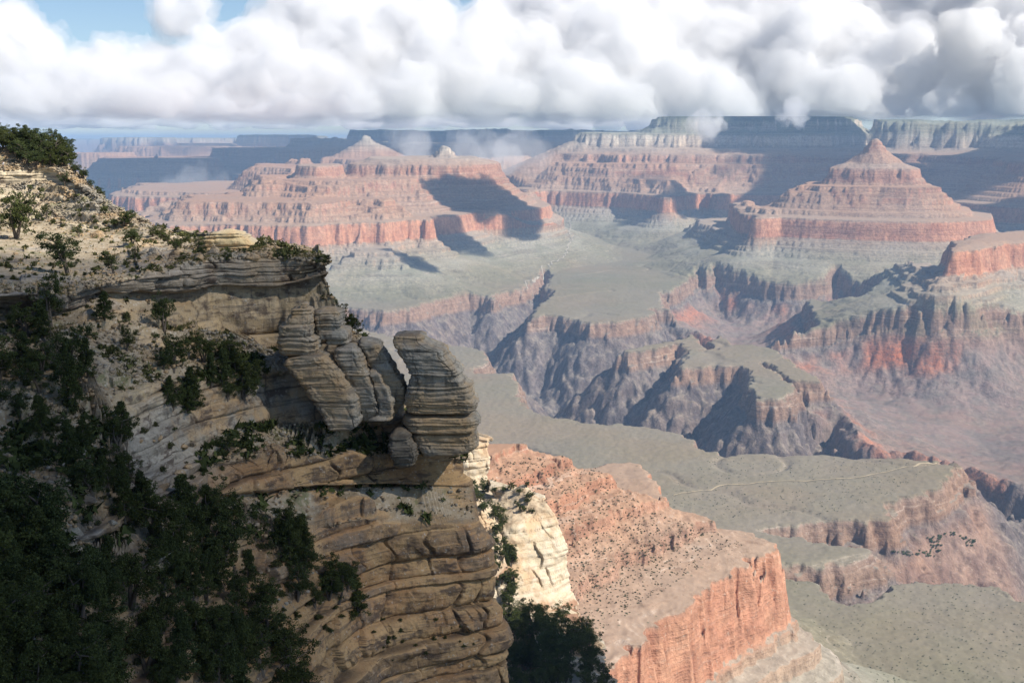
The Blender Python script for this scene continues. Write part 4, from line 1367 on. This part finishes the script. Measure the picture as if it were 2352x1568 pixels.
def on_cream(u, v):
    hits = [b.ray_cast(Vector((0, 0, 0)), Vector(ray(u, v)).normalized(), 900) for b in CREAM_BVH]
    hits = [h for h in hits if h[0] is not None]
    return min(hits, key=lambda h: h[3])[0] if hits else None


def on_canyon(u, v, r0=700, r1=14000):
    """march down a sight line until it meets the canyon sheet"""
    d = ray(u, v)
    d = d / math.hypot(d[0], d[1])
    r = r0
    while r < r1:
        if d[2] * r < ground(d[0] * r, d[1] * r):
            lo, hi = r / 1.004, r
            for _ in range(8):
                m = (lo + hi) / 2
                if d[2] * m < ground(d[0] * m, d[1] * m):
                    hi = m
                else:
                    lo = m
            return np.array([d[0] * hi, d[1] * hi, ground(d[0] * hi, d[1] * hi)])
        r *= 1.004
    return None


for lab, grp, poly, n, (h0, h1) in [
    ('juniper in the steep gully beside the cream cliff', 'junipers in the cream cliff gully', [(1076, 1105), (1110, 1105), (1150, 1180), (1175, 1260), (1190, 1390), (1150, 1400), (1120, 1300), (1135, 1210), (1085, 1150)], 42, (20, 38)),
    ('juniper on the rubble top of the cream cliff', 'junipers on the cream cliff top', [(1180, 1105), (1215, 1112), (1246, 1150), (1226, 1180), (1150, 1190), (1120, 1120)], 14, (12, 24)),
    ('dark tree in the shaded grove at the foot of the cream cliff', 'shaded grove below the cream cliff', [(1150, 1430), (1210, 1440), (1320, 1420), (1350, 1470), (1390, 1568), (1390, 1600), (1150, 1600)], 70, (44, 74)),
]:
    for u, v in scatter(poly, n, 7):
        p = on_cream(u, v)
        if p is not None:
            plant_tree('juniper_tree', 'juniper', p, rnd.uniform(h0, h1) / F * math.hypot(p[0], p[1]), lab, grp, rnd.uniform(.95, 1.25))
for u, v in scatter([(1120, 1118), (1200, 1106), (1250, 1156), (1226, 1185), (1140, 1205)], 24, 5):
    p = on_cream(u, v)
    if p is not None:
        plant_shrub(p, rnd.uniform(1.0, 2.6), 'small shrub on the pale rubble capping the cream cliff', 'shrubs on the cream cliff top', SMALL)

SPURV = [(1130, 1060), (1325, 1040), (1440, 1128), (1490, 1172), (1600, 1206), (1720, 1250), (1640, 1280), (1500, 1372), (1400, 1440), (1340, 1500), (1300, 1300), (1260, 1180), (1180, 1120)]
for u, v in scatter(SPURV, 300, 5):
    p = on_canyon(u, v, 1000, 2600)
    if p is not None:
        plant_shrub(p, rnd.uniform(1.8, 4.6), 'dark green bush dotted over the red spur', 'bushes on the red spur', SMALL, 'bush')

# many more bushes: beyond counting
rngb = np.random.RandomState(77)


SAGE = foliage_material('sage_foliage', (.11, .125, .08), (.18, .19, .12))


def bushes(name, pts, w0, w1, mat):
    V, T = [], []
    m = 14
    P = np.array(pts)
    n = len(P)
    s = rngb.uniform(w0, w1, n)
    c = P[:, None] + rngb.normal(size=(n, m, 3)) * np.array([.30, .30, .16]) * s[:, None, None] + np.array([0, 0, .28]) * s[:, None, None]
    a = rngb.normal(size=(n, m, 3)) * s[:, None, None] * .26
    b = rngb.normal(size=(n, m, 3)) * s[:, None, None] * .26
    V = np.stack([c - a, c + b, c + a - b], 2).reshape(-1, 3)
    me_ = mesh_from(name, V, np.arange(len(V)).reshape(-1, 3))
    add_attr(me_, 'tone', np.repeat(rngb.uniform(0, 1, n * m), 3))
    return tag(link(name, me_, mat), kind='stuff')


def plan_points(poly, n, r0, r1):
    out = []
    us, vs = [p[0] for p in poly], [p[1] for p in poly]
    k = 0
    while len(out) < n and k < n * 4:
        k += 1
        u, v = rnd.uniform(min(us), max(us)), rnd.uniform(min(vs), max(vs))
        if inside(u, v, poly):
            p = on_canyon(u, v, r0, r1)
            if p is not None:
                out.append(p)
    return out


bushes('brush', plan_points(SPURV, 1700, 1000, 2600), .8, 2.4, SCRUB)
bushes('desert_scrub', plan_points([(1500, 1150), (1640, 1045), (2150, 1060), (2050, 1140), (1900, 1180), (1600, 1190)], 700, 2400, 5000), 1.0, 3.0, SAGE)
bushes('desert_scrub', plan_points([(1800, 1330), (2352, 1330), (2352, 1568), (1960, 1568)], 650, 1500, 4500), .9, 2.6, SAGE)

_k = np.argwhere((gentle > .3) & inview & (CL2[..., 2] < -27) & (noise2(CL2[..., 0] / 7, CL2[..., 1] / 7, 98) > -.1))
_k = _k[rngb.randint(0, len(_k), 1700)]
bushes('undergrowth', CL2[_k[:, 0], _k[:, 1]], .35, 1.25, LEAF)
_k = np.argwhere((gentle > .3) & inview & (CL2[..., 2] >= -27) & (CL2[..., 2] < -9) & (noise2(CL2[..., 0] / 5, CL2[..., 1] / 5, 98) > .1))
_k = _k[rngb.randint(0, len(_k), 900)]
bushes('undergrowth', CL2[_k[:, 0], _k[:, 1]], .25, .8, SCRUB)

# trail across the green platform and the pale stream bed in the side valley
def strip(name, pts, width, lift, mat, wob):
    P = [on_canyon(u, v, 1500) for u, v in pts]
    P = np.array([p for p in P if p is not None])
    t = np.linspace(0, len(P) - 1, 160)
    q_ = spline(P[:, None], t)[:, 0]
    d = np.gradient(q_[:, :2], axis=0)
    d /= np.linalg.norm(d, axis=1)[:, None]
    nn = np.stack([-d[:, 1], d[:, 0]], 1)
    q_[:, :2] += nn * (noise2(t * 1.7, t * 0, 5) * wob)[:, None]
    co = []
    for k in (-1, 0, 1):
        xy = q_[:, :2] + nn * width * .5 * k * (1 + .35 * noise2(t * 3, t * 0, 6))[:, None]
        co.append(np.array([(x_, y_, ground(x_, y_) + lift) for x_, y_ in xy]))
    return tag(link(name, mesh_from(name, np.array(co).reshape(-1, 3), grid_quads(3, 160)), mat), kind='structure')


Nt = Nodes('trail_dust', .95, .05)
TRAIL = Nt.finish(Nt.mix(Nt.noise(Nt.pos(), .05, 3), (.40, .32, .20), (.50, .41, .27)))
strip('trail', [(1545, 1137), (1590, 1129), (1640, 1121), (1720, 1111), (1800, 1105), (1900, 1101), (1965, 1098), (2040, 1083), (2110, 1068), (2150, 1062)], 4.5, 1.6, TRAIL, 7)
Ns = Nodes('pale_gravel', .95, .05)
GRAVEL = Ns.finish(Ns.mix(Ns.noise(Ns.pos(), .03, 3), (.30, .265, .21), (.42, .38, .31)))
strip('stream_bed', [(1206, 657), (1222, 642), (1246, 628), (1258, 612), (1268, 604), (1288, 594), (1300, 584), (1304, 570), (1312, 556), (1308, 540), (1310, 525), (1306, 505)], 9.0, 4.0, GRAVEL, 30)
for u, v in scatter([(2044, 1268), (2080, 1276), (2140, 1284), (2160, 1270), (2168, 1230), (2200, 1230), (2232, 1268), (2240, 1240), (2180, 1222), (2130, 1236), (2140, 1262), (2090, 1268)], 80, 3):
    p = on_canyon(u, v, 2000)
    if p is not None:
        o = plant_tree('cottonwood_tree', 'juniper', p, rnd.uniform(4.5, 7.5), 'bright green tree in the small oasis of the side canyon', 'oasis trees', 1.2)
        o.children[1].data = OASIS[rnd.randrange(3)]
# ------------------------------------------------------------------ the visitor standing on the hill at the left edge
def skin_body(name, verts, edges, mat, levels=1):
    me_ = bpy.data.meshes.new(name)
    me_.from_pydata([v[:3] for v in verts], edges, [])
    o = link(name, me_, mat)
    sk = o.modifiers.new('skin', 'SKIN')
    sk.use_smooth_shade = True
    sub = o.modifiers.new('sub', 'SUBSURF')
    sub.levels = sub.render_levels = levels
    for d_, v in zip(me_.skin_vertices[0].data, verts):
        d_.radius = (v[3], v[3] * (v[4] if len(v) > 4 else 1))
    me_.skin_vertices[0].data[0].use_root = True
    return o


def plain(name, c, rough=.8):
    N = Nodes(name, rough, .2)
    k = N.noise(N.pos(), 9.0, 2)
    return N.finish(N.mix(k, tuple(x * .88 for x in c), tuple(min(x * 1.1, .85) for x in c)))


def visitor(u, v, height):
    p, _ = on_spur(u, v)
    if p is None:
        return
    SKIN, WHITE, DARK, HAIR = plain('skin', (.45, .28, .19)), plain('white_cotton', (.78, .78, .77)), plain('khaki_cotton', (.16, .14, .11)), plain('hair', (.05, .035, .025))
    body_v = [(0, 0, .92, .12, .8), (0, 0, 1.12, .12, .75), (0, 0, 1.36, .145, .65), (0, 0, 1.49, .05), (0, .01, 1.56, .065), (0, .015, 1.64, .085, 1.1), (0, .01, 1.71, .07),
              (.17, 0, 1.40, .055), (.24, .02, 1.14, .042), (.22, .12, .93, .032), (.21, .15, .85, .035), (-.17, 0, 1.40, .055), (-.23, -.02, 1.14, .042), (-.22, .06, .91, .032), (-.21, .09, .83, .035),
              (.09, 0, .86, .09), (.10, .01, .48, .062), (.10, -.02, .09, .045), (.10, .12, .03, .035), (-.09, 0, .86, .09), (-.11, .05, .48, .062), (-.12, .0, .09, .045), (-.12, .13, .03, .035)]
    body_e = [(0, 1), (1, 2), (2, 3), (3, 4), (4, 5), (5, 6), (2, 7), (7, 8), (8, 9), (9, 10), (2, 11), (11, 12), (12, 13), (13, 14), (0, 15), (15, 16), (16, 17), (17, 18), (0, 19), (19, 20), (20, 21), (21, 22)]
    o = skin_body('person', body_v, body_e, SKIN, 2)
    tag(o, 'visitor in a white shirt and dark trousers standing on the hill ledge', 'person')
    s_ = skin_body('shirt', [(0, 0, .90, .145, .85), (0, 0, 1.12, .142, .8), (0, 0, 1.37, .165, .68), (0, 0, 1.46, .075), (.175, 0, 1.405, .075), (.225, .015, 1.2, .066), (-.175, 0, 1.405, .075), (-.22, -.015, 1.2, .066)],
                   [(0, 1), (1, 2), (2, 3), (2, 4), (4, 5), (2, 6), (6, 7)], WHITE)
    t_ = skin_body('trousers', [(0, 0, .94, .14, .85), (.09, 0, .84, .105), (.10, .01, .48, .082), (.10, -.02, .12, .07), (-.09, 0, .84, .105), (-.11, .05, .48, .082), (-.12, 0, .12, .07)],
                   [(0, 1), (1, 2), (2, 3), (0, 4), (4, 5), (5, 6)], DARK)
    h_ = skin_body('hair', [(0, -.025, 1.665, .088), (0, -.01, 1.715, .082), (0, -.06, 1.60, .05)], [(0, 1), (0, 2)], HAIR)
    for c in (s_, t_, h_):
        c.parent = o
    o.location = p
    k = height / 1.78
    o.scale = (k, k, k)
    o.rotation_euler = (0, 0, R(150))


visitor(8, 392, 1.7)
# ------------------------------------------------------------------ clouds: closed bodies of white vapour, lit by the sun and sky
def surface_nets(f, h, org):
    """polygonise f > 0 on a regular grid (naive surface nets)"""
    s = f > 0
    nx, ny, nz = f.shape
    c = np.zeros((nx - 1, ny - 1, nz - 1), np.int8)
    for dx in (0, 1):
        for dy in (0, 1):
            for dz in (0, 1):
                c += s[dx:nx - 1 + dx, dy:ny - 1 + dy, dz:nz - 1 + dz]
    act = (c > 0) & (c < 8)
    idx = np.full(act.shape, -1, np.int32)
    ijk = np.argwhere(act)
    idx[act] = np.arange(len(ijk))
    acc = np.zeros((len(ijk), 3))
    cnt = np.zeros(len(ijk))
    corner = [(a, b, d) for a in (0, 1) for b in (0, 1) for d in (0, 1)]
    for a in range(8):
        for b in range(a + 1, 8):
            ca, cb = np.array(corner[a]), np.array(corner[b])
            if np.abs(ca - cb).sum() != 1:
                continue
            fa = f[tuple((ijk + ca).T)]
            fb = f[tuple((ijk + cb).T)]
            m = (fa > 0) != (fb > 0)
            t = np.where(m, fa / (fa - fb + 1e-12), 0)
            acc += np.where(m[:, None], ca + t[:, None] * (cb - ca), 0)
            cnt += m
    co = (ijk + acc / np.maximum(cnt, 1)[:, None]) * h + np.array(org)
    quads = []
    for ax in range(3):
        o1, o2 = [(1, 2), (2, 0), (0, 1)][ax]
        lo = [slice(1, n - 1) for n in f.shape]
        hi = list(lo)
        lo[ax] = slice(0, f.shape[ax] - 1)
        hi[ax] = slice(1, f.shape[ax])
        A, B = s[tuple(lo)], s[tuple(hi)]
        base = np.array([0 if k == ax else 1 for k in range(3)])
        for flip, M in ((False, A & ~B), (True, ~A & B)):
            e = np.argwhere(M) + base
            if not len(e):
                continue
            d1, d2 = np.zeros(3, int), np.zeros(3, int)
            d1[o1], d2[o2] = 1, 1
            qd = np.stack([idx[tuple(x.T)] for x in (e - d1 - d2, e - d2, e, e - d1)], 1)
            quads.append(qd[:, ::-1] if flip else qd)
    return co, np.concatenate(quads)


def cloud_body(name, blobs, h, floor, seed, puff=0.5, rough=1.0, cut=1e9, ragged=1.0, veil=0):
    """blobs: (x, y, z, radius) of the main heaps; smaller heaps grow on them"""
    rnd = random.Random(seed)
    S = [tuple(b) for b in blobs]
    last = S
    for lvl, (n, k) in enumerate(((8, puff), (7, puff * .92), (4, puff * .9))):
        new = []
        for (x, y, z, r) in last:
            for _ in range(n):
                a, ct = rnd.uniform(0, 6.283), rnd.uniform(-0.45, 1)
                st = math.sqrt(1 - ct * ct)
                rr = r * k * rnd.uniform(0.5, 1.3)
                o = r * rnd.uniform(.72, .98)
                if y > cut:
                    continue
                new.append((x + o * st * math.cos(a), y + o * st * math.sin(a), z + o * ct * .85, rr))
        last = [s for s in new if s[3] > h * 1.1]
        S += last
    A = np.array(S)
    lo = (A[:, :3] - A[:, 3:]).min(0) - 7 * h
    hi = (A[:, :3] + A[:, 3:]).max(0) + 7 * h
    lo[2] = max(lo[2], floor - 3 * h)
    n = np.ceil((hi - lo) / h).astype(int) + 1
    f = np.full(n, -9 * h, np.float32)
    for (x, y, z, r) in S:
        i0 = np.maximum(((np.array([x, y, z]) - r - 7 * h - lo) / h).astype(int), 0)
        i1 = np.minimum(((np.array([x, y, z]) + r + 7 * h - lo) / h).astype(int) + 2, n)
        if (i1 <= i0).any():
            continue
        g = [lo[k] + h * np.arange(i0[k], i1[k]) - (x, y, z)[k] for k in range(3)]
        d = r - np.sqrt(g[0][:, None, None] ** 2 + g[1][None, :, None] ** 2 + g[2][None, None, :] ** 2)
        sl_ = tuple(slice(a, b) for a, b in zip(i0, i1))
        f[sl_] = np.maximum(f[sl_], d)
    amp = rough * h
    band = np.argwhere(np.abs(f) < 7.0 * amp)
    P = band * h + lo
    P = P + h * 2.2 * np.stack([noise3(*(P / (6 * h)).T, seed=seed + 20 + k) for k in range(3)], 1)
    nz_ = 0
    for wl, am, sd in ((26, 3.2, 0), (12, 2.6, 1), (5.5, 2.0, 2), (2.6, 1.3, 3)):
        k = noise3(*(P / (wl * h)).T, seed=seed + sd)
        nz_ = nz_ + am * (k * .5 + .45 - 1.5 * np.abs(noise3(*(P / (wl * h * .8)).T, seed=seed + sd + 5)))
    f[tuple(band.T)] += (nz_ * amp).astype(np.float32)
    zz = lo[2] + h * np.arange(n[2])
    gx = lo[0] + h * np.arange(n[0])
    gy = lo[1] + h * np.arange(n[1])
    fl = floor + ragged * h * np.maximum(0, .9 + 1.6 * fbm2(gx[:, None] / (24 * h), gy[None] / (24 * h), 3, seed + 9))
    f = np.minimum(f, 1.5 * (zz[None, None, :] - fl[:, :, None]) - (veil + .5) * h * (veil > 0))
    f[0], f[-1] = -9 * h, -9 * h
    f[:, 0], f[:, -1] = -9 * h, -9 * h
    f[:, :, 0], f[:, :, -1] = -9 * h, -9 * h
    out = []
    for k in (0.0,) + ((veil,) if veil else ()):
        co, qd = surface_nets(f + k * h, h, lo)
        out.append(mesh_from(name, co, qd))
    return out if veil else out[0]


def vapour(name, density, soak=0.0):
    """scattering vapour; soak is the share of light each encounter swallows"""
    m = bpy.data.materials.new(name)
    m.use_nodes = True
    t = m.node_tree
    t.nodes.remove(t.nodes['Principled BSDF'])
    out = t.nodes['Material Output'].inputs['Volume']
    v = t.nodes.new('ShaderNodeVolumeScatter')
    v.inputs['Color'].default_value = (1, 1, 1, 1)
    v.inputs['Density'].default_value = density
    v.inputs['Anisotropy'].default_value = 0.0
    if soak:
        ab = t.nodes.new('ShaderNodeVolumeAbsorption')
        ab.inputs['Color'].default_value = (0, .06, .22, 1)
        ab.inputs['Density'].default_value = density * soak
        ad = t.nodes.new('ShaderNodeAddShader')
        t.links.new(v.outputs[0], ad.inputs[0])
        t.links.new(ab.outputs[0], ad.inputs[1])
        t.links.new(ad.outputs[0], out)
    else:
        t.links.new(v.outputs[0], out)
    return m


def heap(u, v, d, rpx):
    p = at3(u, v, d)
    return (p[0], p[1], p[2], rpx / F * d)


SOAK = 0.042
CLOUD = vapour('cloud_vapour', 0.0027, SOAK)
D = 26000
bank = []
for u, v, r, k in [(-140, 200, 80, 0), (-40, 130, 60, 1), (30, 90, 46, 2), (70, 140, 50, 1), (110, 215, 70, 0), (200, 240, 70, -1), (290, 270, 60, -2), (40, 270, 60, -2),
                   (190, 175, 40, 1), (250, 165, 42, 1), (330, 190, 62, 1), (400, 40, 34, 2), (450, 20, 26, 2), (380, 165, 44, 2), (400, 250, 66, -1), (470, 200, 70, 0),
                   (560, 140, 66, 1), (580, 235, 74, -1), (620, 60, 30, 3), (660, 130, 86, 2), (690, 40, 60, 3), (700, 215, 80, -1), (760, 90, 90, 2), (780, 0, 70, 4),
                   (500, 285, 34, -3), (610, 283, 36, -3), (690, 278, 38, -3), (800, 262, 52, -3), (860, 150, 110, 1), (870, 40, 80, 3), (930, 240, 66, -2), (980, 120, 92, 1), (1060, 200, 90, -1),
                   (1050, 130, 50, 3), (1120, 120, 90, 1), (1180, 250, 52, -3), (1220, 180, 100, 0), (1215, 60, 76, 3), (1300, 90, 110, 2), (1330, 220, 72, -2), (1400, 10, 100, 4), (1430, 160, 110, 0),
                   (1290, 262, 40, -3), (1440, 255, 44, -3), (1540, 100, 110, 2), (1560, 215, 80, -1), (1640, 30, 70, 3), (1680, 150, 100, 1), (1660, 250, 50, -2), (1780, 80, 110, 2), (1790, 220, 80, 0),
                   (1820, -20, 100, 4), (1900, 140, 120, 1), (1930, 240, 70, -1), (2000, 40, 120, 3), (2070, 200, 100, 0), (2160, 80, 130, 2), (2200, 230, 70, 0), (2330, 120, 150, 1), (2500, 150, 160, 1), (2450, 0, 150, 2)]:
    bank.append(heap(u, v, D + k * 1100, r * 1.04))
bank_me = cloud_body('cloud_bank', bank, 54.0, 270.0, 3, .48, 1.25, 1e9, 2.0, 3.2)
tag(link('clouds', bank_me[0], CLOUD), kind='stuff')
tag(link('clouds', bank_me[1], vapour('cloud_veil', .0008, SOAK)), kind='stuff')
_rl = random.Random(4)
low = [heap(u, 284 + _rl.uniform(-14, 8), 43000 + _rl.uniform(-3000, 3000), _rl.uniform(15, 34)) for u in range(-160, 1560, 40)]
tag(link('clouds', cloud_body('clouds', low, 90.0, 285.0, 6, .5, 1.2), CLOUD), kind='stuff')
puff = [heap(u, v, 17600 + k * 500, r) for u, v, r, k in [(2090, 225, 42, 0), (2130, 190, 50, 0), (2180, 240, 46, -1), (2200, 170, 40, 1), (2230, 110, 46, 2), (2270, 60, 52, 2), (2270, 180, 80, 0), (2340, 90, 80, 1),
                                                         (2360, 220, 70, -1), (2430, 140, 90, 0), (2520, 200, 90, 0), (2350, 30, 60, 2)]]
tag(link('cumulus', cloud_body('cumulus', puff, 42.0, 275.0, 9, .48, 1.5), vapour('cumulus_vapour', .0050, SOAK)), 'bright white cumulus standing over the far rim at the right edge of the view', 'cloud', None, 'stuff')

# thin mist drifting inside the canyon and round the rims
MIST = vapour('mist_vapour', .00075)
for u, v, d_, sd, n_, sx, sy in ((955, 345, 11200, 81, 16, 34, 40), (1100, 350, 11000, 82, 18, 44, 44), (1185, 352, 11600, 83, 14, 46, 26), (445, 432, 13000, 84, 9, 44, 10)):
    rm = random.Random(sd)
    bl = [heap(u + rm.gauss(0, sx * .6), v + rm.gauss(0, sy * .6), d_ + rm.uniform(-400, 400), rm.uniform(7, 20)) for _ in range(n_)]
    tag(link('mist', cloud_body('mist', bl, 24.0, -900.0, sd, .6, 1.6), MIST), kind='stuff')
for u, v, d_, sd, n_, sx, sy in ((1626, 290, 11200, 85, 15, 26, 20), (1822, 262, 11600, 86, 16, 26, 26)):
    rm = random.Random(sd)
    bl = [heap(u + rm.gauss(0, sx * .55), v + rm.gauss(0, sy * .5), d_ + rm.uniform(-150, 150), rm.uniform(4, 11)) for _ in range(n_)]
    tag(link('mist', cloud_body('mist', bl, 13.0, -900.0, sd, .6, 1.7), vapour('low_cloud_vapour', .0042)), kind='stuff')
# small clouds added out of view, up-sun; each shades a chosen place
def over(px, py, pz, zc):
    """the place at height zc from which a cloud shades (px, py, pz)"""
    t = (zc - pz) / SUN_DIR[2]
    return px + t * SUN_DIR[0], py + t * SUN_DIR[1], zc


NEAR_SHADE = vapour('near_shade_vapour', 0.022)  # for the two near clouds put out of view to shade the foreground


def shade_cloud(label, target, zc, heaps, h, mat, seed, floor=275.0, rough=1.0, name='cloud'):
    cx, cy_, cz = over(*target, zc)
    bl = [(cx + a, cy_ + b, cz + c, r) for a, b, c, r in heaps]
    return tag(link(name, cloud_body(name, bl, h, floor, seed, .5, rough), mat), label, 'cloud', None, 'stuff')


shade_cloud('low grey cloud added out of view to shade the near cliff', (-34, 120, -40), 640, [(0, -12, 0, 46), (-24, -18, 4, 46), (26, 0, 0, 34), (10, -34, 0, 46), (-34, -40, 0, 46), (-50, -30, 0, 44), (-20, -62, 0, 44), (-60, -64, 0, 46), (40, -26, 0, 36), (54, 2, 0, 30)], 5.0, NEAR_SHADE, 51)
shade_cloud('low cloud added out of view to shade the cream cliff grove', (14, 440, -175), 700, [(0, 0, 0, 46), (-40, 20, 0, 42), (20, -44, 0, 44), (-46, -40, 0, 44), (0, 44, 0, 22), (-90, 0, 0, 40)], 7.0, NEAR_SHADE, 52)
FAR_SHADE = vapour('far_shade_vapour', .011)  # for the far unseen clouds that shade mesas and walls


def shade_patch(label, u, d, z, rx, ry, r, n, zc, seed):
    x, y = at_dist(u, d)
    rn = random.Random(seed)
    hp = [(rn.uniform(-rx, rx), rn.uniform(-ry, ry), rn.uniform(-.1, .3) * r, r * rn.uniform(.7, 1.15)) for _ in range(n)]
    zc = .112 * d + 1.5 * r + 120  # high enough that the shading cloud stays above the view
    return shade_cloud(label, (x, y, z), zc, hp, max(r / 6.5, 16), FAR_SHADE, seed)


shade_patch('unseen cloud shading the valley behind the pointed butte', 2150, 11400, -150, 1000, 500, 420, 9, 640, 61)
shade_patch('unseen cloud shading the east end of the flat-topped mesa', 1880, 12500, 60, 520, 300, 330, 5, 680, 62)
shade_patch('small unseen cloud shading the long red butte', 1130, 9050, -360, 260, 120, 170, 4, 520, 63)
shade_patch('ragged unseen cloud shading the side valley mouth', 1190, 9150, -480, 220, 120, 150, 3, 430, 64)
shade_patch('little unseen cloud shading the red corner cliffs', 1025, 7750, -560, 120, 90, 120, 3, 420, 65)
shade_patch('little unseen cloud shading the foot of the north wall', 1610, 10900, -520, 260, 120, 170, 3, 470, 66)
shade_patch('wide unseen cloud shading the dark western mesas', 385, 15350, -470, 820, 420, 430, 10, 760, 67)
shade_patch('wide unseen cloud shading the double-topped mesa', 615, 16650, -300, 560, 380, 420, 8, 760, 68)
shade_patch('long unseen cloud shading the far side canyons', 900, 14600, -300, 900, 500, 520, 7, 760, 69)
shade_patch('broad unseen cloud shading the ground behind the peaked butte', 1130, 15200, -300, 1100, 600, 560, 8, 760, 70)
shade_patch('unseen cloud shading the far blue ridges', 1250, 18500, -100, 1500, 900, 700, 9, 760, 71)
shade_patch('unseen cloud shading the far ridges left of the peaked butte', 950, 18500, -100, 1300, 800, 650, 7, 760, 72)
shade_patch('unseen cloud shading the right hand canyon wall', 2330, 9900, -480, 420, 260, 260, 5, 760, 73)
shade_patch('small unseen cloud shading the red cliffs below the peaked butte', 1090, 8450, -520, 200, 120, 120, 4, 420, 74)
# ------------------------------------------------------------------ haze: even air over the whole canyon
def box_mesh(name, a, b):
    x0, y0, z0 = a
    x1, y1, z1 = b
    v = [(x0, y0, z0), (x1, y0, z0), (x1, y1, z0), (x0, y1, z0), (x0, y0, z1), (x1, y0, z1), (x1, y1, z1), (x0, y1, z1)]
    return mesh_from(name, v, [(0, 3, 2, 1), (4, 5, 6, 7), (0, 1, 5, 4), (1, 2, 6, 5), (2, 3, 7, 6), (3, 0, 4, 7)])


hm = bpy.data.materials.new('haze')
hm.use_nodes = True
ht = hm.node_tree
ht.nodes.remove(ht.nodes['Principled BSDF'])
pv = ht.nodes.new('ShaderNodeVolumePrincipled')
pv.inputs['Color'].default_value = (.43, .66, 1.0, 1)
pv.inputs['Density'].default_value = 3.3e-5
pv.inputs['Anisotropy'].default_value = 0.0
ht.links.new(pv.outputs[0], ht.nodes['Material Output'].inputs['Volume'])
haze = tag(link('haze', box_mesh('haze', (-45000, -3000, -1500), (45000, 80000, 262)), hm), kind='stuff')
